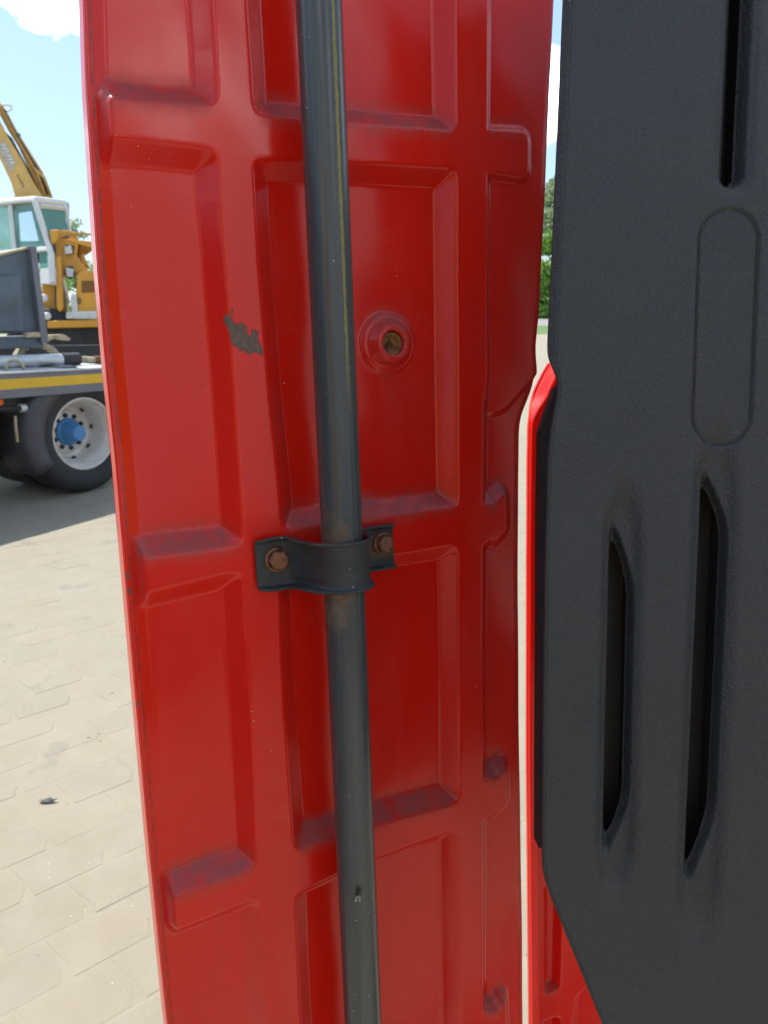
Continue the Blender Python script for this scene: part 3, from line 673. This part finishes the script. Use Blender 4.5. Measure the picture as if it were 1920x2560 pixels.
# added black upright, keeps light out of the space behind the cover
jx, jt = 0.44, 1.75
bm = bmesh.new(); prism(bm, [Vector((jx, 0.56, 0.95)), Vector((jx + 0.03, 0.56, 0.95)), Vector((jx + 0.03, 1.15, 0.95)), Vector((jx, 1.15, 0.95))], Vector((0, 0, jt - 0.95))); from_bm('door_jamb', bm, M['black'], rear)
bm = bmesh.new(); prism(bm, [at(1353, 1075, 0.60), at(1350, 1300, 0.60), at(1347, 2120, 0.60), at(1420, 2120, 0.60), at(1440, 960, 0.60), at(1392, 962, 0.60)], FW * 0.02); from_bm('edge_seal', bm, M['black'], cover_e)  # black strip standing in for the shade behind the cover edge
# ================================================================== TRAILER
td = c2w((2150 - CX) / F, (CY - 845) / F, 1.0); WC = at(206, 1084, 6.3)
tn = Vector((0, 0, 1)).cross(td).normalized(); tn = -tn if tn.dot(FW) > 0 else tn; tn = Vector(tn)
TP = (WC + tn * 0.10, tn)
trailer = empty('flatbed_trailer', Vector((WC.x, WC.y, 0)), 'grey flatbed trailer with a yellow side stripe and a blue wheel hub', 'trailer')
slab('side_beam', [(-420, 958), (330, 918), (330, 972), (-420, 1032)], TP, 0.10, M['steelgrey'], trailer, 0.008)
slab('yellow_stripe', [(-420, 974), (330, 929.5), (330, 951), (-420, 1006)], TP, 0.004, M['yellowtape'], trailer, 0, -0.004)
slab('deck_edge', [(-420, 951), (330, 915), (330, 919), (-420, 958.5)], TP, 2.4, M['galv'], trailer, 0.004, -0.012)
slab('chassis_rail', [(-420, 1034), (330, 968), (330, 1040), (-420, 1110)], TP, 0.9, M['black'], trailer, 0, 0.65)
axv = tn
wheel = empty('wheel', WC - trailer.location); wheel.parent = trailer
bm = bmesh.new(); To = 0.015
lathe(bm, [(0.30, 0.02), (0.315, 0.045), (0.38, 0.065), (0.44, 0.06), (0.475, 0.035), (0.497, 0.0), (0.497, -0.20), (0.475, -0.24), (0.38, -0.26), (0.30, -0.22)], WC, axv, 72); from_bm('tyre', bm, M['rubber'], wheel, smooth=True)
bm = bmesh.new()
lathe(bm, [(0.302, 0.012), (0.306, 0.034), (0.294, 0.040), (0.286, 0.026), (0.280, -0.005), (0.262, -0.018), (0.256, -0.055), (0.246, -0.070), (0.240, -0.15), (0.222, -0.205), (0.205, -0.225), (0.188, -0.222), (0.180, -0.205), (0.172, -0.198), (0.0, -0.198)], WC, axv, 72)
from_bm('rim', bm, M['rim'], wheel, smooth=False, bevel=0)
for p in wheel.children:
    if p.name.startswith('rim'): p.data.polygons.foreach_set('use_smooth', [True] * len(p.data.polygons))
bm = bmesh.new(); lathe(bm, [(0.118, -0.198), (0.118, -0.175), (0.100, -0.165), (0.090, -0.15), (0.068, -0.045), (0.060, -0.032), (0.052, -0.030), (0, -0.030)], WC, axv, 40); from_bm('hub_cap', bm, M['blue'], wheel, smooth=True, bevel=0.004)
a_ = axv.orthogonal().normalized(); b_ = axv.cross(a_)
nut0 = None
for k in range(10):
    an = 2 * math.pi * (k + 0.5) / 10; c = WC + (a_ * math.cos(an) + b_ * math.sin(an)) * 0.142 - axv * 0.198
    bm = bmesh.new(); lathe(bm, [(0.020, 0.0), (0.020, 0.016), (0.013, 0.018), (0.013, 0.03), (0, 0.03)], c, axv, 6); from_bm('wheel_nut', bm, M['black'], wheel)
for k in range(8):
    an = 2 * math.pi * (k + 0.2) / 8; d = (a_ * math.cos(an) + b_ * math.sin(an)); c = WC + d * 0.236 - axv * 0.175
    bm = bmesh.new(); ax2 = (axv * 0.8 - d * 0.6).normalized(); lathe(bm, [(0.024, 0.0), (0.024, 0.008), (0, 0.008)], c, ax2, 14); from_bm('hand_hole', bm, M['black'], wheel)
# mudguard in front of the wheel, bent sheet
bm = bmesh.new(); rows = []
for k in range(15):
    an = math.radians(92 + k * 8.5); d = Vector((0, 0, 1)) * math.sin(an) + td * math.cos(an)
    rows.append([bm.verts.new(WC + d * rr2 + axv * w) for rr2, w in ((0.40, 0.072), (0.47, 0.085), (0.54, 0.075), (0.57, 0.03), (0.57, -0.30))])
for a, b in zip(rows, rows[1:]):
    for j in range(4): bm.faces.new((a[j], b[j], b[j + 1], a[j + 1]))
o = from_bm('mudguard', bm, M['guard'], trailer, smooth=True); mo = o.modifiers.new('t', 'SOLIDIFY'); mo.thickness = 0.006
slab('mud_flap', [(-140, 1040), (96, 1015), (76, 1165), (48, 1172), (2, 1150), (-140, 1166)], TP, 0.02, M['black'], trailer, 0, 0.55)
bm = bmesh.new(); lathe(bm, [(0.497, 0), (0.497, -0.5), (0.3, -0.55), (0, -0.55)], WC - axv * 0.28 - td * 0.02, axv, 40); lathe(bm, [(0, 0.0), (0.497, 0.0)], WC - axv * 0.28 - td * 0.02, axv, 40); from_bm('inner_tyre', bm, M['rubber'], trailer)
bm = bmesh.new(); wf = WC - td * 1.45 - axv * 0.05
lathe(bm, [(0.30, 0.02), (0.38, 0.055), (0.475, 0.035), (0.497, 0.0), (0.497, -0.3), (0.3, -0.3), (0.3, -0.1), (0, -0.1)], wf, axv, 48); from_bm('front_tyre', bm, M['rubber'], trailer, smooth=True)
P1 = hit(64, 1020, WC + tn * 0.02, tn); P0_ = hit(-260, 1030, WC + tn * 0.02, tn)
bm = bmesh.new(); tube(bm, [P0_, P1 - (P1 - P0_).normalized() * 0.03], 0.020, 12); from_bm('cross_tube', bm, M['black'], trailer, smooth=True)
bm = bmesh.new(); tube(bm, [P1 - (P1 - P0_).normalized() * 0.05, P1], 0.034, 20); o = from_bm('tube_end', bm, M['galv'], trailer, bevel=0.006)
bm = bmesh.new(); tube(bm, [hit(38, 1040, WC, tn), hit(40, 1070, WC, tn), hit(44, 1105, WC, tn)], 0.012, 8); from_bm('brake_hose', bm, M['dirt'], trailer)
bm = bmesh.new(); c = hit(-4, 1004, WC + tn * 0.02, tn); lathe(bm, [(0.032, 0), (0.03, 0.02), (0, 0.026)], c, axv, 20); from_bm('marker_lamp', bm, M['orange'], trailer, smooth=True)
# tie ring and cylinder on the deck
TQ = (WC - tn * 0.28, tn)
a = hit(-300, 915, *TQ); b = hit(152, 899, *TQ); c = hit(196, 897, *TQ); d = hit(236, 899.5, *TQ); e = hit(252, 900, *TQ)
bm = bmesh.new(); tube(bm, [a, b], 0.050, 28); cyl = from_bm('hydraulic_cylinder', bm, M['rampgrey'], trailer, smooth=False, bevel=0.004)
cyl.data.materials[0] = M['galv']; 
bm = bmesh.new(); tube(bm, [b, c], 0.054, 28); from_bm('cylinder_head', bm, M['black'], cyl, bevel=0.004)
bm = bmesh.new(); tube(bm, [c, d], 0.026, 20); from_bm('piston_rod', bm, M['dirt'], cyl)
bm = bmesh.new(); tube(bm, [d, e], 0.036, 20); from_bm('rod_eye', bm, M['vent'], cyl, bevel=0.004)
rc_ = hit(38, 926, WC - tn * 0.02, tn); bm = bmesh.new()
tube(bm, [rc_ + td * (0.075 * math.cos(math.radians(q))) + Vector((0, 0, 1)) * (0.075 * math.sin(math.radians(q))) for q in range(0, 181, 12)], 0.012, 10); from_bm('tie_ring', bm, M['dirt'], trailer, smooth=True)
# folded loading ramp
TR = (WC - tn * 0.45, tn)
ramp = empty('loading_ramp', hit(60, 890, *TR) - trailer.location); ramp.parent = trailer
slab('ramp_plate', [(-330, 690), (0, 640), (80, 622), (86, 700), (98, 832), (-330, 838)], TR, 0.05, M['rampgrey'], ramp, 0.004)
slab('ramp_post', [(76, 614), (92, 617), (104, 720), (122, 856), (104, 858), (94, 760), (84, 690)], TR, 0.10, M['steelgrey'], ramp, 0.006, -0.06)
slab('ramp_top_edge', [(-330, 683), (0, 634), (76, 616), (77, 621), (0, 641), (-330, 691)], TR, 0.08, M['dirt'], ramp, 0, -0.02)
slab('ramp_box', [(-330, 702), (52, 690), (60, 828), (-330, 836)], TR, 0.05, M['rampgrey'], ramp, 0.008, -0.07)
slab('ramp_foot', [(-330, 850), (104, 840), (112, 870), (-330, 880)], TR, 0.2, M['rampgrey'], ramp, 0.008, -0.02)
slab('ramp_bracket', [(66, 832), (100, 830), (102, 842), (67, 844)], TR, 0.05, M['dirt'], ramp, 0, -0.08)
slab('headboard', [(-330, 868), (330, 862), (330, 892), (-330, 905)], (WC - tn * 0.95, tn), 0.1, M['black'], trailer)
# toothed hoop lying on the deck
hc = hit(100, 906, WC - tn * 0.6, tn); hoop = empty('toothed_hoop', hc - Vector((0, 0, 0.05)), 'tan rusty toothed hoop standing behind the cylinder on the trailer deck', 'hoop')
bm = bmesh.new(); N_ = 44; ro = 0.215; ri = 0.165; V3 = Vector((0, 0, 1)); A_, B_ = [], []
for k in range(N_ + 1):
    an = math.pi * (k / N_) * 1.0; d = td * math.cos(an) * 1.05 + V3 * math.sin(an) * 0.82; r2 = ri + (0.012 if k % 4 < 2 else -0.006)
    A_.append((hc + d * ro, hc + d * r2))
ring = [p for p, _ in A_] + [q for _, q in A_][::-1]
for k in range(N_):
    prism(bm, [A_[k][0], A_[k + 1][0], A_[k + 1][1], A_[k][1]], -tn * 0.06)
bmesh.ops.remove_doubles(bm, verts=bm.verts, dist=1e-5); from_bm('hoop_ring', bm, M['dirt'], hoop)
slab('hoop_saddle', [(104, 848), (118, 838), (160, 836), (177, 846), (174, 852), (150, 848), (136, 845), (118, 856), (106, 858)], (WC - tn * 0.7, tn), 0.08, M['dirt'], hoop)

# ================================================================== EXCAVATOR
EN = Vector((0.35, -1, 0)).normalized(); EP = at(150, 700, 9.6); E = (EP, EN)
exc = empty('mobile_excavator', Vector((EP.x, EP.y + 0.6, 0)), 'yellow wheeled excavator with a white cab and raised boom, parked behind the trailer', 'excavator')
def ES(name, pxs, thick, mat, off=0.0, bevel=0.01, par=None): return slab(name, pxs, E, thick, mat, par or exc, bevel, off)
boom = ES('boom', [(-60, 205), (-8, 290), (15, 333), (55, 400), (82, 452), (106, 492), (112, 560), (40, 560), (36, 487), (27, 455), (0, 398), (-70, 280)], 0.42, M['boomp'], 2.450, 0.02)
stick = ES('boom_brace', [(-40, 180), (0, 257), (13, 277), (40, 330), (48, 336), (87, 418), (112, 440), (132, 495), (140, 560), (118, 560), (104, 492), (70, 420), (45, 365), (20, 325), (-10, 270), (-60, 190)], 0.25, M['cat2'], 2.650, 0.02)
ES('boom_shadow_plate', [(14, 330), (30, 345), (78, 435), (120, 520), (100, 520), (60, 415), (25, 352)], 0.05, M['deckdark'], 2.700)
def line_tube(name, pts, off, r, mat, par):
    P = EP - EN * off; bm = bmesh.new(); tube(bm, [hit(x, y, P, EN) for x, y in pts], r, 8); return from_bm(name, bm, mat, par, smooth=True)
for k in range(3): line_tube('hose', [(4 + k * 7, 262 + k * 12), (28 + k * 6, 318 + k * 5), (58 + k * 6, 372 + k * 2), (92 + k * 6, 430), (112 + k * 7, 485)], 2.580, 0.018, M['cat2'] if k != 1 else M['black'], stick)
ES('hose_clamp', [(38, 330), (50, 334), (50, 340), (40, 340)], 0.1, M['deckdark'], 2.550, 0, stick); ES('hose_clamp', [(84, 415), (112, 440), (110, 448), (86, 424)], 0.1, M['cat2'], 2.550, 0, stick)
line_tube('hose_loop', [(2, 262), (16, 262), (29, 266), (30, 273), (20, 278), (12, 276)], 2.600, 0.014, M['white'], stick)
# weathered, no longer legible lettering on the boom
ES('faded_decal', [(0, 356), (14, 352), (40, 408), (28, 432), (22, 424), (0, 385)], 0.004, M['decal'], 2.444, 0, boom)
for (x, y, w) in ((4, 362, 8), (6, 370, 10), (12, 378, 9), (16, 388, 11), (21, 397, 9), (26, 405, 9)):
    ES('faded_letter', [(x, y), (x + w, y - 2), (x + w + 2, y + 2), (x + 2, y + 4)], 0.003, M['deckdark'] if False else M['galv'], 2.438, 0, boom)
for (x, y) in ((42, 438), (46, 445), (50, 452), (53, 458), (56, 464)): ES('small_letter', [(x, y), (x + 4, y - 1), (x + 5, y + 3), (x + 1, y + 4)], 0.003, M['deckdark'], 2.442, 0, boom)

# cab: posts, roof and panes between real corner points
cab = empty('cab', at(90, 640, 9.8) - exc.location); cab.parent = exc
KA, KB, KC = (-70, 10.6), (86, 9.5), (166, 10.15)
def bar(name, p, q, r, mat, par):
    bm = bmesh.new(); P, Q = at(*p), at(*q); d = (Q - P).normalized(); s1 = d.cross(FW).normalized(); s2 = d.cross(s1)
    pts = [P + s1 * r + s2 * r, P - s1 * r + s2 * r, P - s1 * r - s2 * r, P + s1 * r - s2 * r]; prism(bm, pts, Q - P)
    return from_bm(name, bm, mat, par, bevel=r * 0.35)
bm = bmesh.new(); rt = [at(-70, 519, 10.4), at(-60, 503, 10.6), at(66, 481, 10.2), at(168, 500, 10.3), at(166, 512, 10.1), at(86, 500, 9.45)]
lo = [at(-70, 519, 10.4), at(86, 504, 9.45), at(166, 516, 10.1), at(168, 516, 11.2), at(-40, 516, 11.8)]; hi = [at(-70, 503, 10.4), at(86, 489, 9.45), at(166, 500, 10.1), at(168, 502, 11.2), at(-40, 502, 11.8)]
A = [bm.verts.new(p) for p in lo]; B = [bm.verts.new(p) for p in hi]; bm.faces.new(A[::-1]); bm.faces.new(B)
for i in range(5): bm.faces.new((A[i], A[(i + 1) % 5], B[(i + 1) % 5], B[i]))
from_bm('roof', bm, M['white'], cab, bevel=0.03)
bar('corner_post', (86, 500, 9.5), (128, 634, 9.5), 0.032, M['white'], cab); bar('corner_post', (128, 630, 9.5), (131, 708, 9.5), 0.035, M['white'], cab)
bar('door_post', (27, 512, 9.9), (38, 626, 9.9), 0.030, M['white'], cab); bar('rear_post', (163, 505, 10.1), (176, 590, 10.1), 0.020, M['white'], cab)
bar('sill', (-70, 640, 10.3), (128, 622, 9.52), 0.03, M['white'], cab); bar('window_rail', (98, 513, 9.6), (163, 520, 10.1), 0.03, M['white'], cab)
def pane(name, pts, mat, thick=0.01):
    P = [at(*p) for p in pts]; nn = (P[1] - P[0]).cross(P[2] - P[0]).normalized(); nn = -nn if nn.dot(FW) < 0 else nn
    bm = bmesh.new(); prism(bm, P, nn * thick); return from_bm(name, bm, mat, cab)
pane('side_window', [(31, 517, 9.92), (84, 508, 9.56), (112, 622, 9.56), (42, 622, 9.9)], M['glass'])
pane('side_window', [(-60, 520, 10.3), (26, 514, 9.94), (36, 628, 9.94), (-60, 640, 10.3)], M['glass'])
pane('front_window', [(99, 515, 9.62), (156, 523, 10.05), (164, 545, 10.08), (176, 588, 10.1), (122, 596, 9.62)], M['glass'])
pane('lower_window', [(97, 626, 9.62), (126, 626, 9.56), (127, 668, 9.56), (100, 672, 9.62)], M['glass'])
pane('lower_panel', [(100, 672, 9.6), (130, 668, 9.5), (131, 710, 9.5), (102, 708, 9.6)], M['white'], 0.06)
pane('curtain', [(30, 516, 10.4), (88, 508, 10.3), (108, 640, 10.3), (36, 640, 10.4)], M['interior'], 0.03)
pane('seat', [(50, 580, 10.2), (84, 578, 10.2), (92, 640, 10.2), (50, 640, 10.2)], M['black'], 0.3)
pane('back_wall', [(48, 500, 11.2), (168, 505, 11.1), (172, 640, 11.1), (60, 640, 11.4)], M['rampgrey'], 0.05)

ES('turret_frame', [(104, 708), (136, 700), (136, 580), (148, 574), (176, 576), (190, 582), (196, 600), (190, 640), (214, 668), (226, 680), (150, 690), (162, 730), (166, 800), (104, 800)], 0.9, M['cat'], 0.25, 0.02)
ES('boom_foot', [(122, 575), (147, 573), (142, 604), (129, 611)], 0.10, M['cat'], 0.02, 0.02)
ES('slewing_post', [(139, 640), (152, 640), (160, 770), (150, 782), (142, 770)], 0.14, M['cat'], 0.03, 0.015)
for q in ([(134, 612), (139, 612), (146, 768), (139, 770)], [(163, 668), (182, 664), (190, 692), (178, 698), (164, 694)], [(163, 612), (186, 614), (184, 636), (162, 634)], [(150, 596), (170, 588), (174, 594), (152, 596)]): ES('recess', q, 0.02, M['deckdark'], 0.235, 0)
ES('grey_box', [(160, 616), (178, 614), (181, 634), (162, 636)], 0.10, M['galv'], 0.12, 0.01); ES('grey_box', [(163, 668), (184, 672), (184, 694), (166, 692)], 0.10, M['galv'], 0.12, 0.01)
ES('hand_rail', [(170, 595), (236, 614), (236, 621), (172, 602)], 0.08, M['cat'], 0.0, 0.008); ES('upper_rail', [(176, 580), (240, 584), (240, 588), (176, 586)], 0.08, M['cat2'], 0.2, 0.005)
ES('counter_frame', [(200, 600), (250, 606), (250, 618), (206, 612), (210, 640), (224, 668), (205, 664), (196, 640)], 0.5, M['cat'], 0.5, 0.02)
hood = ES('engine_hood', [(192, 686), (200, 678), (262, 676), (262, 800), (186, 800), (190, 740)], 0.9, M['cat'], -0.02, 0.03)
for k in range(7): ES('louvre_slat', [(204, 703 + k * 4.3), (258, 701 + k * 4.3), (258, 703.3 + k * 4.3), (204, 705.4 + k * 4.3)], 0.03, M['vent'], -0.035, 0, hood)
ES('white_plate', [(177, 738), (191, 735), (194, 778), (179, 780)], 0.03, M['bumper'], -0.05, 0.005)
for x in (166, 195):
    bm = bmesh.new(); P = EP + EN * 0.035
    tube(bm, [hit(x + 3.5 + 3 * math.cos(q * math.pi / 6), 752 + 7 * math.sin(q * math.pi / 6), P, EN) for q in range(13)], 0.006, 6); from_bm('badge', bm, M['deckdark'], exc)
ES('bumper', [(165, 780), (200, 778), (262, 777), (262, 799), (165, 797)], 0.2, M['bumper'], -0.10, 0.02)
ES('platform', [(117, 802), (262, 798), (262, 818), (118, 821)], 1.2, M['cat'], -0.08, 0.02)
ES('undercarriage', [(124, 822), (275, 820), (275, 880), (140, 900), (120, 900)], 1.0, M['black'], 0.15, 0.05)
for xx in (238, 120):
    c = hit(xx, 868, EP - EN * 0.05, EN); bm = bmesh.new(); lathe(bm, [(0, 0.02), (0.26, 0.02), (0.3, 0.06), (0.45, 0.05), (0.5, 0), (0.5, -0.25), (0, -0.25)], c, EN, 32); from_bm('wheel', bm, M['rubber'], exc, smooth=True)
for side, x, y in (('l', 102, 745), ('r', 110, 790)):
    c = hit(x + 8, y, EP + EN * 0.02, EN); bm = bmesh.new(); lathe(bm, [(0.05, 0), (0.05, 0.03), (0, 0.04)], c, EN, 16); from_bm('work_lamp', bm, M['bumper'], exc, smooth=True)

# ================================================================== ADDED BODIES OUTSIDE THE VIEW (white box bounces light onto the red panel)
lorry = empty('box_lorry', Vector((0.8, -2.6, 0)), 'white box lorry with a yellow cab behind the viewpoint, mirrored in the paint', 'lorry')
def cuboid(name, x0, x1, y0, y1, z0, z1, mat, par, bev=0.02):
    bm = bmesh.new(); prism(bm, [Vector((x0, y0, z0)), Vector((x1, y0, z0)), Vector((x1, y1, z0)), Vector((x0, y1, z0))], Vector((0, 0, z1 - z0))); return from_bm(name, bm, mat, par, bevel=bev)
cuboid('box_body', -0.2, 7.0, -5.2, -2.8, 1.1, 3.7, M['lorrywhite'], lorry); cuboid('chassis', -2.0, 7.0, -4.6, -3.4, 0.75, 1.08, M['black'], lorry)
cuboid('cab_body', -2.3, -0.4, -5.2, -3.0, 0.8, 3.2, M['cat'], lorry, 0.08)
for xw in (-1.4, 1.6, 4.6):
    bm = bmesh.new(); lathe(bm, [(0, -0.05), (0.28, -0.05), (0.3, 0.0), (0.45, 0.0), (0.5, -0.04), (0.5, -0.3), (0, -0.3)], Vector((xw, -3.1, 0.5)), Vector((0, 1, 0)), 32); from_bm('wheel', bm, M['rubber'], lorry, smooth=True)
cabin = empty('truck_cabin', Vector((3.0, -0.2, 0)), 'silver truck cabin side right of the viewpoint, outside the frame', 'truck')  # added unseen body that throws light from the right onto the red panel
cuboid('side_wall', 2.1, 4.2, -1.3, 0.9, 0.62, 2.4, M['galv'], cabin, 0.04); cuboid('step_box', 2.15, 4.0, -1.1, 0.38, 0.28, 0.6, M['black'], cabin, 0.03)
bm = bmesh.new(); lathe(bm, [(0, 0.05), (0.28, 0.05), (0.3, 0.0), (0.45, 0.0), (0.5, 0.04), (0.5, 0.3), (0, 0.3)], Vector((2.3, 1.6, 0.5)), Vector((1, 0, 0)), 32); from_bm('wheel', bm, M['rubber'], cabin, smooth=True)
box = empty('steel_container', Vector((-3.2, 0, 0)), 'dark steel container to the left of the viewpoint, mirrored in the red paint', 'container')  # added unseen dark body that darkens reflections in the left-facing pressed edges
cuboid('container_body', -5.0, -2.6, -2.9, 1.6, 0.05, 2.5, M['rampgrey'], box, 0.02)

# ================================================================== TREES
def tree(x, y, h, r, mat, label, group=None, n=2600, leaf=0.42, low=0.12):
    rs = np.random.default_rng(int(abs(x * 13 + y * 7)) + 3); root = empty('tree', Vector((x, y, 0)), label, 'tree', group)
    bm = bmesh.new(); tube(bm, [Vector((x, y, -0.2)), Vector((x + 0.1, y, h * 0.3)), Vector((x - 0.1, y, h * 0.75))], [h * 0.03, h * 0.02, h * 0.006], 10)
    for k in range(7):
        a = k * 2.4; z = h * (0.22 + 0.07 * k); d = r * 0.6; tube(bm, [Vector((x, y, z)), Vector((x + math.cos(a) * d * .5, y + math.sin(a) * d * .5, z + h * .09)), Vector((x + math.cos(a) * d, y + math.sin(a) * d, z + h * .15))], [h * .009, h * .006, h * .003], 6)
    from_bm('trunk', bm, M['bark'], root)
    nc = 34; cen = []
    for k in range(nc):
        th = rs.uniform(0, 2 * math.pi); zz = rs.uniform(low, 0.97); ww = math.sin(math.pi * min(1, (zz - low) / (1 - low) * 0.85 + 0.16)) ** 0.6
        rad = r * ww * math.sqrt(rs.uniform(0.1, 1)); cen.append((x + rad * math.cos(th), y + rad * math.sin(th), h * zz, r * rs.uniform(0.18, 0.36)))
    V, Fc = [], []
    for i in range(n):
        cx_, cy_, cz_, cr_ = cen[rs.integers(nc)]; d = rs.normal(size=3); d /= np.linalg.norm(d); p = np.array((cx_, cy_, cz_)) + d * cr_ * rs.uniform(0.6, 1.05) * np.array((1, 1, .8))
        a = rs.normal(size=3); a /= np.linalg.norm(a); b = np.cross(a, rs.normal(size=3)); b /= np.linalg.norm(b); s_ = leaf * rs.uniform(0.5, 1.2)
        k0 = len(V); V += [p - a * s_ * .5, p + b * s_ * .3, p + a * s_ * .5, p - b * s_ * .3]; Fc.append((k0, k0 + 1, k0 + 2, k0 + 3))
    me = bpy.data.meshes.new('crown'); me.from_pydata([tuple(v) for v in V], [], Fc); link('crown', me, mat, root)
    return root
def gx(px, d): return (px - CX) / F * d * 1.0
tree(gx(1372, 100), 97, 16.5, 6.5, M['leafB'], 'tall grey-green tree showing in the gap between the red panel and the grey cover', n=9000, leaf=0.75, low=0.22)
tree(gx(1362, 90), 89, 8.6, 5.2, M['leafA'], 'lower bright green tree under the tall one in the gap', n=9000, leaf=0.6, low=0.02)
tree(gx(1440, 96), 93, 9.0, 5.5, M['leafA'], 'bright green tree mostly hidden behind the grey cover', n=6000, leaf=0.6, low=0.03)
tree(gx(10, 62), 62, 7.6, 4.2, M['leafB'], 'grey-green tree seen through the excavator cab at the left edge', n=4200, leaf=0.32, low=0.03)
tree(gx(228, 68), 68, 8.6, 1.7, M['leafB'], 'slim tree rising behind the excavator right of its cab', n=1800, leaf=0.3, low=0.35)
tree(gx(225, 55), 55, 4.6, 2.3, M['leafA'], 'low bright green bushy tree behind the yellow engine hood', n=3600, leaf=0.25, low=0.03)

# dry leaf on the paving
lc = hit(118, 2003, Vector((0, 0, 0.004)), Vector((0, 0, 1))); leafo = empty('dry_leaf', lc, 'small curled dark dry leaf lying on the pale paving', 'leaf')
bm = bmesh.new(); P = [(-.030, 0, .004), (-.012, .010, .001), (.006, .011, .008), (.022, .003, .003), (.036, .002, .010), (.020, -.006, .004), (0, -.011, .002), (-.016, -.008, .009)]
cv_ = bm.verts.new(lc + Vector((0, 0, 0.0015))); vs_ = [bm.verts.new(lc + Vector(p)) for p in P]
for i in range(8): bm.faces.new((cv_, vs_[i], vs_[(i + 1) % 8]))
o = from_bm('leaf_blade', bm, M['straw'], leafo, smooth=True); mo = o.modifiers.new('t', 'SOLIDIFY'); mo.thickness = 0.0006
